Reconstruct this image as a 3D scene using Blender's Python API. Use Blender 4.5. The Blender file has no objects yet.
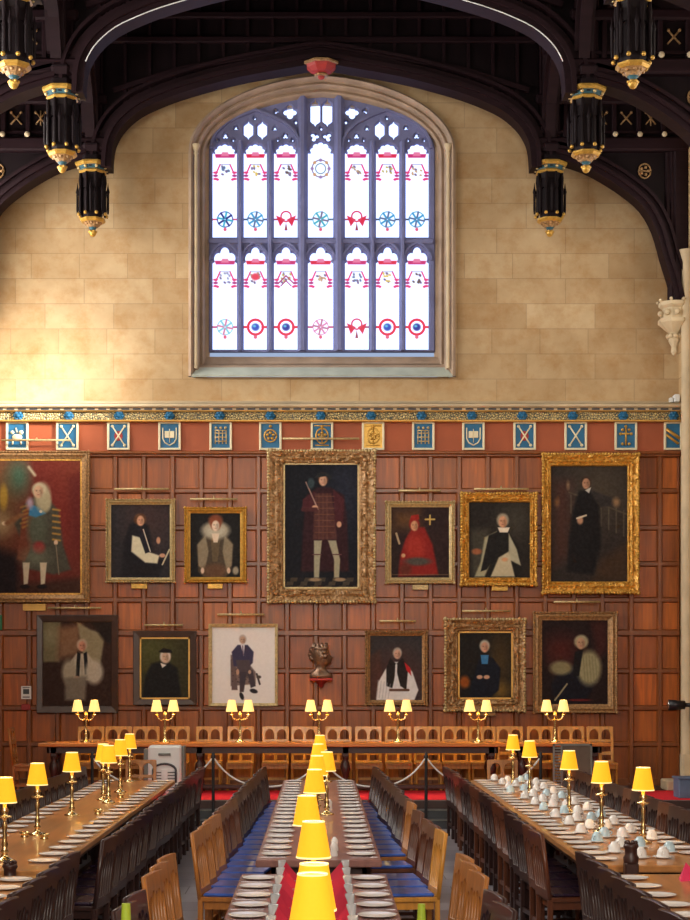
import bpy, math, random
import numpy as np
from mathutils import Vector, Matrix, noise as mnoise
random.seed(7); RS = np.random.RandomState(5)
PI = math.pi
C = bpy.context.scene.collection
F = 1680.0; CX = 320.0; HY = 675.0; CZ = 2.19
WY = 28.0                                   # front face of the end wall
def P(px, py, Y): return ((px - CX) * Y / F, Y, CZ + (HY - py) * Y / F)
def WX(px, Y=WY): return (px - CX) * Y / F
def WZ(py, Y=WY): return CZ + (HY - py) * Y / F
def lin(c):
    return tuple(((v / 255.0) / 12.92 if v / 255.0 <= 0.04045 else ((v / 255.0 + 0.055) / 1.055) ** 2.4) for v in c)

# ------------------------------------------------------------------ materials
def newmat(name):
    m = bpy.data.materials.new(name); m.use_nodes = True
    nt = m.node_tree; b = nt.nodes['Principled BSDF']
    return m, nt, b
def N(nt, t, **kw):
    n = nt.nodes.new(t)
    for k, v in kw.items(): setattr(n, k, v)
    return n
def plain(name, col, rough=.5, metal=0.0, emit=None, es=0, var=.12, scale=6, bump=0.0, coat=0.0):
    m, nt, b = newmat(name); c = lin(col)
    tc = N(nt, 'ShaderNodeTexCoord'); nz = N(nt, 'ShaderNodeTexNoise'); nz.inputs['Scale'].default_value = scale; nz.inputs['Detail'].default_value = 4
    nt.links.new(tc.outputs['Object'], nz.inputs['Vector'])
    r = N(nt, 'ShaderNodeValToRGB')
    r.color_ramp.elements[0].color = (*[v * (1 - var) for v in c], 1); r.color_ramp.elements[1].color = (*[min(1, v * (1 + var)) for v in c], 1)
    r.color_ramp.elements[0].position = .3; r.color_ramp.elements[1].position = .7
    nt.links.new(nz.outputs['Fac'], r.inputs['Fac']); nt.links.new(r.outputs['Color'], b.inputs['Base Color'])
    b.inputs['Roughness'].default_value = rough; b.inputs['Metallic'].default_value = metal
    b.inputs['Coat Weight'].default_value = coat
    if bump:
        bp = N(nt, 'ShaderNodeBump'); bp.inputs['Strength'].default_value = bump; bp.inputs['Distance'].default_value = .02
        nt.links.new(nz.outputs['Fac'], bp.inputs['Height']); nt.links.new(bp.outputs['Normal'], b.inputs['Normal'])
    if emit:
        b.inputs['Emission Color'].default_value = (*emit, 1); b.inputs['Emission Strength'].default_value = es
    return m
def wood(name, col, rough=.4, axis='Z', contrast=.35, scale=3.0, attr=None, coat=0.0):
    m, nt, b = newmat(name); c = lin(col)
    tc = N(nt, 'ShaderNodeTexCoord'); mp = N(nt, 'ShaderNodeMapping')
    s = [scale * 8] * 3; s['XYZ'.index(axis)] = scale * .6
    mp.inputs['Scale'].default_value = s
    nz = N(nt, 'ShaderNodeTexNoise'); nz.inputs['Scale'].default_value = 1.0; nz.inputs['Detail'].default_value = 5; nz.inputs['Distortion'].default_value = .6
    nt.links.new(tc.outputs['Object'], mp.inputs['Vector']); nt.links.new(mp.outputs['Vector'], nz.inputs['Vector'])
    r = N(nt, 'ShaderNodeValToRGB')
    r.color_ramp.elements[0].color = (*[v * (1 - contrast) for v in c], 1); r.color_ramp.elements[1].color = (*[min(1, v * (1 + contrast)) for v in c], 1)
    r.color_ramp.elements[0].position = .3; r.color_ramp.elements[1].position = .7
    nt.links.new(nz.outputs['Fac'], r.inputs['Fac'])
    out = r.outputs['Color']
    if attr:
        a = N(nt, 'ShaderNodeAttribute'); a.attribute_name = attr
        mx = N(nt, 'ShaderNodeMix', data_type='RGBA', blend_type='MULTIPLY'); mx.inputs[0].default_value = 1
        nt.links.new(out, mx.inputs[6]); nt.links.new(a.outputs['Color'], mx.inputs[7]); out = mx.outputs[2]
    nt.links.new(out, b.inputs['Base Color'])
    b.inputs['Roughness'].default_value = rough; b.inputs['Coat Weight'].default_value = coat
    return m
def attrmat(name, rough=.5, emission=0.0, spec=.5):
    m, nt, b = newmat(name)
    a = N(nt, 'ShaderNodeAttribute'); a.attribute_name = 'Col'
    if emission:
        nt.links.new(a.outputs['Color'], b.inputs['Emission Color']); b.inputs['Emission Strength'].default_value = emission
        b.inputs['Base Color'].default_value = (.02, .02, .02, 1)
    else:
        nt.links.new(a.outputs['Color'], b.inputs['Base Color'])
    b.inputs['Roughness'].default_value = rough; b.inputs['Specular IOR Level'].default_value = spec
    return m
def ashlar(name, c1, c2, bw=1.15, bh=.42, mortar=(150, 125, 92), rot=None, rough=.9):
    m, nt, b = newmat(name)
    tc = N(nt, 'ShaderNodeTexCoord'); sp = N(nt, 'ShaderNodeSeparateXYZ'); cb = N(nt, 'ShaderNodeCombineXYZ')
    nt.links.new(tc.outputs['Object'], sp.inputs[0])
    nt.links.new(sp.outputs['Y' if rot == 'Y' else 'X'], cb.inputs['X']); nt.links.new(sp.outputs['Z'], cb.inputs['Y'])
    br = N(nt, 'ShaderNodeTexBrick'); br.inputs['Scale'].default_value = 1; br.inputs['Brick Width'].default_value = bw; br.inputs['Row Height'].default_value = bh
    br.inputs['Mortar Size'].default_value = .008; br.inputs['Mortar Smooth'].default_value = .5
    br.offset = .43; br.squash = .7; br.squash_frequency = 3
    br.inputs['Color1'].default_value = (*lin(c1), 1); br.inputs['Color2'].default_value = (*lin(c2), 1); br.inputs['Mortar'].default_value = (*lin(mortar), 1)
    nt.links.new(cb.outputs[0], br.inputs['Vector'])
    nz = N(nt, 'ShaderNodeTexNoise'); nz.inputs['Scale'].default_value = .75; nz.inputs['Detail'].default_value = 8; nz.inputs['Roughness'].default_value = .65
    nt.links.new(cb.outputs[0], nz.inputs['Vector'])
    r = N(nt, 'ShaderNodeValToRGB'); r.color_ramp.elements[0].position = .3; r.color_ramp.elements[1].position = .7
    r.color_ramp.elements[0].color = (.70, .63, .52, 1); r.color_ramp.elements[1].color = (1.0, 1.0, .98, 1)
    nt.links.new(nz.outputs['Fac'], r.inputs['Fac'])
    mx = N(nt, 'ShaderNodeMix', data_type='RGBA', blend_type='MULTIPLY'); mx.inputs[0].default_value = 1
    nt.links.new(br.outputs['Color'], mx.inputs[6]); nt.links.new(r.outputs['Color'], mx.inputs[7])
    n2 = N(nt, 'ShaderNodeTexNoise'); n2.inputs['Scale'].default_value = 2.6; n2.inputs['Detail'].default_value = 9; n2.inputs['Roughness'].default_value = .7
    nt.links.new(cb.outputs[0], n2.inputs['Vector'])
    r2 = N(nt, 'ShaderNodeValToRGB'); r2.color_ramp.elements[0].position = .46; r2.color_ramp.elements[1].position = .68
    r2.color_ramp.elements[0].color = (1, 1, 1, 1); r2.color_ramp.elements[1].color = (.82, .66, .46, 1)
    nt.links.new(n2.outputs['Fac'], r2.inputs['Fac'])
    m2 = N(nt, 'ShaderNodeMix', data_type='RGBA', blend_type='MULTIPLY'); m2.inputs[0].default_value = .75
    nt.links.new(mx.outputs[2], m2.inputs[6]); nt.links.new(r2.outputs['Color'], m2.inputs[7]); nt.links.new(m2.outputs[2], b.inputs['Base Color'])
    bp = N(nt, 'ShaderNodeBump'); bp.inputs['Strength'].default_value = .25; bp.inputs['Distance'].default_value = .02
    nt.links.new(nz.outputs['Fac'], bp.inputs['Height']); nt.links.new(bp.outputs['Normal'], b.inputs['Normal'])
    b.inputs['Roughness'].default_value = rough
    return m
M = {}
M['stone'] = ashlar('ashlar_stone', (204, 180, 144), (188, 160, 122), mortar=(172, 148, 116))
M['stone_side'] = ashlar('side_stone', (205, 180, 140), (190, 162, 122), rot='Y')
M['sill'] = plain('sill_stone', (176, 184, 172), .85, var=.12, scale=3, bump=.2)
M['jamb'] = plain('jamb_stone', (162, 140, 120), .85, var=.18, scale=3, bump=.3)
M['stone_trim'] = plain('carved_stone', (200, 182, 150), .85, var=.14, scale=3, bump=.3)
M['tracery'] = plain('tracery_stone', (112, 116, 158), .8, var=.12, scale=4)  # blue flare haze of the window tinted into the stone colour
M['panel'] = wood('oak_panel', (164, 86, 26), .34, 'Z', .32, 2.0, 'tone')
M['rail'] = wood('oak_rail', (126, 70, 34), .3, 'Z', .2, 2.0)
M['frieze'] = plain('terracotta_frieze', (158, 78, 42), .6, var=.12, scale=2)
M['roof'] = wood('roof_oak', (20, 10, 14), .6, 'Z', .25, 1.5)
M['roof2'] = wood('roof_oak_moulded', (32, 16, 21), .62, 'X', .25, 1.5)
for k_ in ('roof', 'roof2'): M[k_].node_tree.nodes['Principled BSDF'].inputs['Specular IOR Level'].default_value = .15
M['gilt'] = plain('gilt', (198, 154, 70), .36, .5, var=.2, scale=20)
M['gilt_old'] = plain('old_gilt', (158, 122, 80), .45, .25, var=.45, scale=28, bump=.5)
M['gilt_bright'] = plain('bright_gilt', (206, 154, 66), .4, .35, var=.42, scale=26, bump=.5)
M['gilt_pale'] = plain('pale_gilt', (190, 168, 120), .42, .35, var=.25, scale=26, bump=.4)
M['frame_dark'] = plain('dark_frame', (62, 40, 30), .35, var=.2)
M['frame_gold'] = plain('gold_slip', (196, 152, 78), .4, .5, var=.15)
M['teal'] = plain('teal_paint', (40, 84, 96), .5, var=.15)
M['blue'] = plain('blue_paint', (20, 98, 140), .5, var=.12, scale=10)
M['cream'] = plain('cream_paint', (222, 212, 178), .6, var=.08)
M['red'] = plain('red_paint', (158, 44, 40), .55)
M['black'] = plain('black_paint', (24, 22, 26), .45)
M['white'] = plain('white_enamel', (228, 230, 228), .35, var=.03)
M['grey'] = plain('grey_metal', (120, 122, 116), .5, .2)
M['greydark'] = plain('dark_grey', (60, 62, 66), .5)
M['brass'] = plain('brass', (226, 202, 142), .2, .95, var=.08)
M['silver'] = plain('silver', (215, 215, 220), .2, 1.0, var=.05)
M['china'] = plain('white_china', (236, 234, 230), .18, var=.02)
M['china_blue'] = plain('pale_blue_china', (190, 216, 226), .18, var=.02)
M['bronze'] = plain('bronze', (122, 96, 78), .35, .6, var=.3, scale=12)
M['carpet'] = plain('red_carpet', (235, 20, 44), .95, var=.1, scale=30)
M['napkin'] = plain('crimson_linen', (190, 32, 62), .8, var=.06)
M['napkin_pink'] = plain('pink_linen', (236, 60, 108), .8, var=.06)
M['lime'] = plain('lime_plastic', (176, 200, 60), .5, var=.04)
M['rope'] = plain('white_rope', (225, 220, 215), .8, var=.1, scale=80)
M['seat_blue'] = plain('blue_leather', (66, 100, 186), .28, var=.25, scale=9, coat=.25)
M['seat_red'] = plain('dark_leather', (44, 30, 48), .24, var=.2, scale=9, coat=.4)
M['table_mid'] = wood('table_oak', (140, 98, 90), .3, 'Y', .2, 1.2, coat=.2)
M['table_left'] = wood('table_warm', (184, 126, 72), .28, 'Y', .22, 1.2, coat=.25)
M['table_high'] = wood('table_high', (196, 122, 50), .3, 'X', .2, 1.2, coat=.2)
M['table_dark'] = wood('table_underframe', (58, 32, 26), .4, 'Z', .2)
M['box_blue'] = plain('slate_blue_box', (92, 112, 140), .6)
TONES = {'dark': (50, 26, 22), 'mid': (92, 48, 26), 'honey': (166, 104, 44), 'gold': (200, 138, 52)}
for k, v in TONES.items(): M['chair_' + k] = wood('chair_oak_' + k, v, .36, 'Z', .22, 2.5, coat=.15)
M['glass'] = attrmat('stained_glass', .3, 1.0)
M['canvas'] = attrmat('oil_canvas', .5, 0, .12)
def shade_mat(name, col, e, s):
    m, nt, b = newmat(name)
    tc = N(nt, 'ShaderNodeTexCoord'); wv = N(nt, 'ShaderNodeTexNoise'); wv.inputs['Scale'].default_value = 60
    nt.links.new(tc.outputs['Object'], wv.inputs['Vector'])
    r = N(nt, 'ShaderNodeValToRGB'); r.color_ramp.elements[0].color = (*[v * .9 for v in lin(col)], 1); r.color_ramp.elements[1].color = (*lin(col), 1)
    nt.links.new(wv.outputs['Fac'], r.inputs['Fac']); nt.links.new(r.outputs['Color'], b.inputs['Base Color'])
    b.inputs['Roughness'].default_value = .8
    b.inputs['Emission Color'].default_value = (*e, 1); b.inputs['Emission Strength'].default_value = s
    return m
M['shade'] = shade_mat('amber_lamp_shade', (240, 190, 40), (1.0, .40, .010), .78)
M['shade_rim'] = shade_mat('lamp_shade_rim', (255, 235, 160), (1.0, .78, .38), .9)
M['shade_pale'] = shade_mat('cream_lamp_shade', (250, 225, 150), (1.0, .66, .20), .95)
# cornice scroll band
def scroll():
    m, nt, b = newmat('gilt_vine_band')
    tc = N(nt, 'ShaderNodeTexCoord'); v = N(nt, 'ShaderNodeTexVoronoi', feature='DISTANCE_TO_EDGE'); v.inputs['Scale'].default_value = 26
    nt.links.new(tc.outputs['Object'], v.inputs['Vector'])
    r = N(nt, 'ShaderNodeValToRGB'); e = r.color_ramp.elements
    e[0].color = (*lin((52, 60, 62)), 1); e[0].position = .03; e[1].color = (*lin((220, 196, 134)), 1); e[1].position = .2
    nt.links.new(v.outputs['Distance'], r.inputs['Fac']); nt.links.new(r.outputs['Color'], b.inputs['Base Color'])
    bp = N(nt, 'ShaderNodeBump'); bp.inputs['Distance'].default_value = .03; nt.links.new(v.outputs['Distance'], bp.inputs['Height']); nt.links.new(bp.outputs['Normal'], b.inputs['Normal'])
    b.inputs['Roughness'].default_value = .5; b.inputs['Metallic'].default_value = .2
    return m
M['scroll'] = scroll()
def flag():
    m, nt, b = newmat('flagstone_floor')
    tc = N(nt, 'ShaderNodeTexCoord'); br = N(nt, 'ShaderNodeTexBrick'); br.inputs['Scale'].default_value = 1
    br.inputs['Brick Width'].default_value = .9; br.inputs['Row Height'].default_value = .6; br.inputs['Mortar Size'].default_value = .006
    br.inputs['Color1'].default_value = (*lin((172, 170, 176)), 1); br.inputs['Color2'].default_value = (*lin((148, 146, 156)), 1); br.inputs['Mortar'].default_value = (*lin((70, 68, 70)), 1)
    nt.links.new(tc.outputs['Object'], br.inputs['Vector']); nt.links.new(br.outputs['Color'], b.inputs['Base Color']); b.inputs['Roughness'].default_value = .32
    return m
M['floor'] = flag()

# ------------------------------------------------------------------ mesh builder
class MB:
    def __init__(s): s.v = []; s.f = []; s.sm = []
    def add(s, vs, fs, smooth=False):
        o = len(s.v); s.v += [tuple(v) for v in vs]
        for f in fs: s.f.append(tuple(i + o for i in f)); s.sm.append(smooth)
        return s
    def box(s, x0, x1, y0, y1, z0, z1, ch=0.0):
        if ch <= 0 or min(x1 - x0, y1 - y0, z1 - z0) <= 2 * ch:
            vs = [(x0, y0, z0), (x1, y0, z0), (x1, y1, z0), (x0, y1, z0), (x0, y0, z1), (x1, y0, z1), (x1, y1, z1), (x0, y1, z1)]
            return s.add(vs, [(0, 3, 2, 1), (4, 5, 6, 7), (0, 1, 5, 4), (1, 2, 6, 5), (2, 3, 7, 6), (3, 0, 4, 7)])
        vs = []
        cx, cy, cz = (x0 + x1) / 2, (y0 + y1) / 2, (z0 + z1) / 2
        hx, hy, hz = (x1 - x0) / 2, (y1 - y0) / 2, (z1 - z0) / 2
        idx = {}
        for sx in (-1, 1):
            for sy in (-1, 1):
                for sz in (-1, 1):
                    for a in range(3):
                        d = [hx - ch, hy - ch, hz - ch]; d[a] += ch
                        idx[(sx, sy, sz, a)] = len(vs); vs.append((cx + sx * d[0], cy + sy * d[1], cz + sz * d[2]))
        fs = []
        for a in range(3):
            b, c = (a + 1) % 3, (a + 2) % 3
            for sg in (-1, 1):
                q = []
                for (p, r) in ((-1, -1), (1, -1), (1, 1), (-1, 1)):
                    k = [0, 0, 0]; k[a] = sg; k[b] = p; k[c] = r; q.append(idx[(*k, a)])
                fs.append(q if sg > 0 else q[::-1])
            for p in (-1, 1):
                for r in (-1, 1):
                    k0 = [0, 0, 0]; k0[b] = p; k0[c] = r; k1 = list(k0); k0[a] = -1; k1[a] = 1
                    q = [idx[(*k0, b)], idx[(*k1, b)], idx[(*k1, c)], idx[(*k0, c)]]
                    fs.append(q if p * r > 0 else q[::-1])
        for sx in (-1, 1):
            for sy in (-1, 1):
                for sz in (-1, 1):
                    q = [idx[(sx, sy, sz, 0)], idx[(sx, sy, sz, 1)], idx[(sx, sy, sz, 2)]]
                    fs.append(q if sx * sy * sz > 0 else q[::-1])
        return s.add(vs, fs)
    def lathe(s, prof, n=16, loc=(0, 0, 0), smooth=True, rot=0.0, cap=True, sx=1, sy=1):
        vs = []; fs = []
        for (r, z) in prof:
            for k in range(n):
                a = rot + 2 * PI * k / n
                vs.append((loc[0] + sx * r * math.cos(a), loc[1] + sy * r * math.sin(a), loc[2] + z))
        for i in range(len(prof) - 1):
            for k in range(n):
                fs.append((i * n + k, i * n + (k + 1) % n, (i + 1) * n + (k + 1) % n, (i + 1) * n + k))
        if prof[-1][1] < prof[0][1]: fs = [f[::-1] for f in fs]
        s.add(vs, fs, smooth)
        if cap:
            up = prof[-1][1] >= prof[0][1]
            lo = tuple(range(n)); hi = tuple(range((len(prof) - 1) * n, len(prof) * n))
            s.add(vs, [lo[::-1] if up else lo, hi if up else hi[::-1]], False)
        return s
    def tube(s, pts, r, n=8, smooth=True, cap=True):
        pts = [Vector(p) for p in pts]; vs = []; fs = []; up = None
        for i, p in enumerate(pts):
            t = (pts[min(i + 1, len(pts) - 1)] - pts[max(i - 1, 0)]).normalized()
            if up is None:
                up = Vector((0, 0, 1)) if abs(t.z) < .9 else Vector((1, 0, 0))
            a = (up - t * up.dot(t)).normalized(); b = t.cross(a); up = a
            rr = r[i] if isinstance(r, (list, tuple)) else r
            for k in range(n):
                an = 2 * PI * (k + .5) / n; vs.append(p + a * rr * math.cos(an) + b * rr * math.sin(an))
        for i in range(len(pts) - 1):
            for k in range(n): fs.append((i * n + k, i * n + (k + 1) % n, (i + 1) * n + (k + 1) % n, (i + 1) * n + k))
        if cap: fs += [tuple(range(n))[::-1], tuple(range((len(pts) - 1) * n, len(pts) * n))]
        return s.add(vs, fs, smooth)
    def sweepXZ(s, pts, y0, y1, w, nrm_off=0.0):
        """rectangular bar following XZ polyline; w = width across (up side), y0..y1 depth"""
        n = len(pts); vs = []; fs = []
        for i, (x, z) in enumerate(pts):
            x0, z0 = pts[max(i - 1, 0)]; x1, z1 = pts[min(i + 1, n - 1)]
            d = math.hypot(x1 - x0, z1 - z0) or 1; nx, nz = -(z1 - z0) / d, (x1 - x0) / d
            a = (x + nx * nrm_off, z + nz * nrm_off); b = (x + nx * (nrm_off + w), z + nz * (nrm_off + w))
            vs += [(a[0], y0, a[1]), (b[0], y0, b[1]), (b[0], y1, b[1]), (a[0], y1, a[1])]
        for i in range(n - 1):
            for k in range(4): fs.append((i * 4 + k, (i + 1) * 4 + k, (i + 1) * 4 + (k + 1) % 4, i * 4 + (k + 1) % 4))
        fs += [(0, 1, 2, 3), ((n - 1) * 4 + 3, (n - 1) * 4 + 2, (n - 1) * 4 + 1, (n - 1) * 4)]
        return s.add(vs, fs)
    def sphere(s, c, r, sx=1, sy=1, sz=1, n=10, smooth=True):
        vs = [(c[0], c[1], c[2] - r * sz)]; m = max(4, n // 2 + 1)
        for i in range(1, m):
            th = -PI / 2 + PI * i / m
            for k in range(n):
                a = 2 * PI * k / n; vs.append((c[0] + sx * r * math.cos(th) * math.cos(a), c[1] + sy * r * math.cos(th) * math.sin(a), c[2] + sz * r * math.sin(th)))
        vs.append((c[0], c[1], c[2] + r * sz)); L = len(vs) - 1; fs = []
        for k in range(n):
            fs.append((0, 1 + (k + 1) % n, 1 + k)); fs.append((L, 1 + (m - 2) * n + k, 1 + (m - 2) * n + (k + 1) % n))
        for i in range(m - 2):
            for k in range(n): fs.append((1 + i * n + k, 1 + i * n + (k + 1) % n, 1 + (i + 1) * n + (k + 1) % n, 1 + (i + 1) * n + k))
        return s.add(vs, fs, smooth)
    def mesh(s, name):
        me = bpy.data.meshes.new(name); me.from_pydata(s.v, [], s.f); me.update()
        me.polygons.foreach_set('use_smooth', s.sm); return me
    def build(s, name, mat, parent=None, bevel=0.0):
        me = s.mesh(name); me.materials.append(mat)
        o = bpy.data.objects.new(name, me); C.objects.link(o)
        if parent: o.parent = parent
        if bevel:
            b = o.modifiers.new('bevel', 'BEVEL'); b.width = bevel; b.segments = 2; b.limit_method = 'ANGLE'
        return o
def tag(o, label=None, cat=None, group=None, kind=None):
    if label: o['label'] = label
    if cat: o['category'] = cat
    if group: o['group'] = group
    if kind: o['kind'] = kind
    return o
def thing(name, label, cat, loc=(0, 0, 0), rz=0, group=None):
    o = bpy.data.objects.new(name, None); C.objects.link(o); o.location = loc; o.rotation_euler = (0, 0, rz)
    o.empty_display_size = .1
    return tag(o, label, cat, group)
def struct(mb, name, mat, parent=None, label=None):
    o = mb.build(name, mat, parent)
    if not parent: tag(o, label, kind='structure')
    return o
def kids(o): return list(o.children)
def dup(root, loc, rz, label, group=None, zs=1.0):
    r = root.copy(); C.objects.link(r); r.location = loc; r.rotation_euler = (0, 0, rz); r['label'] = label
    if group: r['group'] = group
    for ch in kids(root):
        c = ch.copy(); C.objects.link(c); c.parent = r
        for g in kids(ch):
            d = g.copy(); C.objects.link(d); d.parent = c
    return r
def plate_mesh(name, loops, depth, mat, parent=None, bevel=0.0, y=0.0, matrix=None):
    """flat plate in the XZ plane with holes: loops[0] outer, rest holes; centred on y, thickness depth"""
    cu = bpy.data.curves.new(name, 'CURVE'); cu.dimensions = '2D'; cu.fill_mode = 'BOTH'; cu.extrude = depth / 2 - bevel; cu.bevel_depth = bevel; cu.bevel_resolution = 0
    cu.offset = -bevel
    for lp in loops:
        sp = cu.splines.new('POLY'); sp.points.add(len(lp) - 1)
        for i, (x, z) in enumerate(lp): sp.points[i].co = (x, z, 0, 1)
        sp.use_cyclic_u = True
    co = bpy.data.objects.new('tmp', cu); C.objects.link(co)
    dg = bpy.context.evaluated_depsgraph_get(); dg.update()
    me = bpy.data.meshes.new_from_object(co.evaluated_get(dg)); bpy.data.objects.remove(co)
    me.transform(Matrix(((1, 0, 0, 0), (0, 0, -1, y), (0, 1, 0, 0), (0, 0, 0, 1))))
    if matrix: me.transform(matrix)
    me.materials.clear(); me.materials.append(mat); me.name = name
    o = bpy.data.objects.new(name, me); C.objects.link(o)
    if parent: o.parent = parent
    return o
ORD = ['first', 'second', 'third', 'fourth', 'fifth', 'sixth', 'seventh', 'eighth', 'ninth', 'tenth', 'eleventh', 'twelfth', 'thirteenth', 'fourteenth', 'fifteenth', 'sixteenth', 'seventeenth', 'eighteenth', 'nineteenth', 'twentieth', 'twenty-first', 'twenty-second', 'twenty-third', 'twenty-fourth', 'twenty-fifth']

# ------------------------------------------------------------------ soft 2D painter on a vertex grid
class Paint:
    def __init__(s, x0, y0, x1, y1, res, bg):
        s.nx = max(2, int(round((x1 - x0) * res)) + 1); s.ny = max(2, int(round((y1 - y0) * res)) + 1)
        s.X, s.Y = np.meshgrid(np.linspace(x0, x1, s.nx), np.linspace(y0, y1, s.ny))
        s.c = np.zeros((s.ny, s.nx, 3)); s.c[:] = bg; s.sf = 1.0
    def mix(s, a, col):
        a = np.clip(a, 0, 1)[..., None]; s.c = s.c * (1 - a) + np.array(col, float) * a; return s
    def ell(s, cx, cy, rx, ry, col, soft=.25, rot=0, a=1.0):
        t = math.radians(rot); dx = s.X - cx; dy = s.Y - cy
        u = (dx * math.cos(t) + dy * math.sin(t)) / rx; v = (-dx * math.sin(t) + dy * math.cos(t)) / ry
        d = np.sqrt(u * u + v * v); soft = soft * s.sf if soft < .7 else soft; return s.mix(a * (1 - (d - 1 + soft) / (2 * soft + 1e-6)), col)
    def poly(s, pts, col, soft=1.0, a=1.0):
        n = len(pts); ins = np.zeros(s.X.shape, bool); dist = np.full(s.X.shape, 1e9)
        for i in range(n):
            x0, y0 = pts[i]; x1, y1 = pts[(i + 1) % n]
            if y0 != y1:
                c = ((y0 > s.Y) != (y1 > s.Y)) & (s.X < (x1 - x0) * (s.Y - y0) / (y1 - y0) + x0); ins ^= c
            L = (x1 - x0) ** 2 + (y1 - y0) ** 2 + 1e-9
            t = np.clip(((s.X - x0) * (x1 - x0) + (s.Y - y0) * (y1 - y0)) / L, 0, 1)
            dist = np.minimum(dist, np.hypot(s.X - x0 - t * (x1 - x0), s.Y - y0 - t * (y1 - y0)))
        soft = soft * s.sf if soft < 3.5 else soft; sd = np.where(ins, dist, -dist); return s.mix(a * (sd / (2 * soft) + .5), col)
    def line(s, x0, y0, x1, y1, w, col, a=1.0, soft=.5):
        L = (x1 - x0) ** 2 + (y1 - y0) ** 2 + 1e-9
        t = np.clip(((s.X - x0) * (x1 - x0) + (s.Y - y0) * (y1 - y0)) / L, 0, 1)
        d = np.hypot(s.X - x0 - t * (x1 - x0), s.Y - y0 - t * (y1 - y0)); return s.mix(a * ((w / 2 - d) / soft + .5), col)
    def ring(s, cx, cy, r, w, col, a=1.0, soft=.5):
        d = np.abs(np.hypot(s.X - cx, s.Y - cy) - r); return s.mix(a * ((w / 2 - d) / soft + .5), col)
    def grain(s, amp=8):
        k = RS.rand(s.ny // 4 + 3, s.nx // 4 + 3)
        yi = np.linspace(0, k.shape[0] - 1.01, s.ny); xi = np.linspace(0, k.shape[1] - 1.01, s.nx)
        y0 = yi.astype(int); x0 = xi.astype(int); fy = (yi - y0)[:, None]; fx = (xi - x0)[None]
        g = (k[y0][:, x0] * (1 - fx) + k[y0][:, x0 + 1] * fx) * (1 - fy) + (k[y0 + 1][:, x0] * (1 - fx) + k[y0 + 1][:, x0 + 1] * fx) * fy
        s.c += ((g - .5) * 2 * amp)[..., None] + RS.randn(s.ny, s.nx, 1) * amp * .3; return s
    def build(s, name, mat, Y, parent=None, ref=None, linear=None):
        """grid placed at distance Y (world), ref = distance at which the pixels were measured"""
        ref = ref or Y
        xs = (s.X - CX) * ref / F; zs = CZ + (HY - s.Y) * ref / F
        v = np.stack([xs, np.full_like(xs, Y), zs], -1).reshape(-1, 3)
        i = np.arange(s.nx * s.ny).reshape(s.ny, s.nx)
        f = np.stack([i[1:, :-1], i[1:, 1:], i[:-1, 1:], i[:-1, :-1]], -1).reshape(-1, 4)
        me = bpy.data.meshes.new(name); me.from_pydata(v.tolist(), [], f.tolist()); me.materials.append(mat)
        c = np.clip(s.c, 0, 255) / 255.0; c = np.where(c <= .04045, c / 12.92, ((c + .055) / 1.055) ** 2.4)
        if linear is not None: c = linear(c)
        ca = me.color_attributes.new('Col', 'FLOAT_COLOR', 'POINT')
        ca.data.foreach_set('color', np.concatenate([c.reshape(-1, 3), np.ones((s.nx * s.ny, 1))], 1).astype(np.float32).ravel())
        o = bpy.data.objects.new(name, me); C.objects.link(o)
        if parent: o.parent = parent
        return o

# ------------------------------------------------------------------ room shell
HW = 6.0
struct(MB().box(-7, 7, -5, 28.6, -.2, 0), 'floor', M['floor'])
dz = .35
struct(MB().box(-HW, HW, 24.6, WY, 0, dz), 'dais', M['table_dark'])
st = MB().box(-HW, HW, 24.25, 24.6, 0, .233, .008); struct(st, 'dais_step', M['greydark'])
st = MB().box(-HW, HW, 23.9, 24.25, 0, .117, .008); struct(st, 'dais_step', M['greydark'])
nb = MB().box(-HW, HW, 24.6, 24.66, dz, dz + .006); tag(nb.build('step_nosing', M['grey']), kind='structure')
nb = MB().box(-HW, HW, 24.24, 24.3, .233, .239); tag(nb.build('step_nosing', M['grey']), kind='structure')
nb = MB().box(-HW, HW, 23.89, 23.95, .117, .123); tag(nb.build('step_nosing', M['grey']), kind='structure')
cp = MB().box(-5.9, 5.9, 24.68, 26.6, dz, dz + .012); tag(cp.build('carpet', M['carpet']), 'bright red carpet running across the dais under the high table', 'carpet')

def arch_pts(cx, hw, zs, h, n=40, k=.1):
    out = []
    for i in range(n + 1):
        t = PI * i / n; u = math.cos(t)
        out.append((cx + hw * u, zs + h * ((1 - k) * math.sin(t) + k * (1 - abs(u)))))
    return out                                        # right -> left over the top
# end wall with window opening
wcx = WX(322)
oh = (456 - 188) / 2 / 60.0
open_out = [(wcx - oh, WZ(376)), (wcx + oh, WZ(376))] + arch_pts(wcx, oh, WZ(150), WZ(74) - WZ(150))
wall_top = 15.6
pl = plate_mesh('wall_back', [[(-6.6, -.2), (6.6, -.2), (6.6, wall_top), (-6.6, wall_top)], open_out], .8, M['stone'], y=WY + .4 + .1)
tag(pl, kind='structure')
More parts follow.
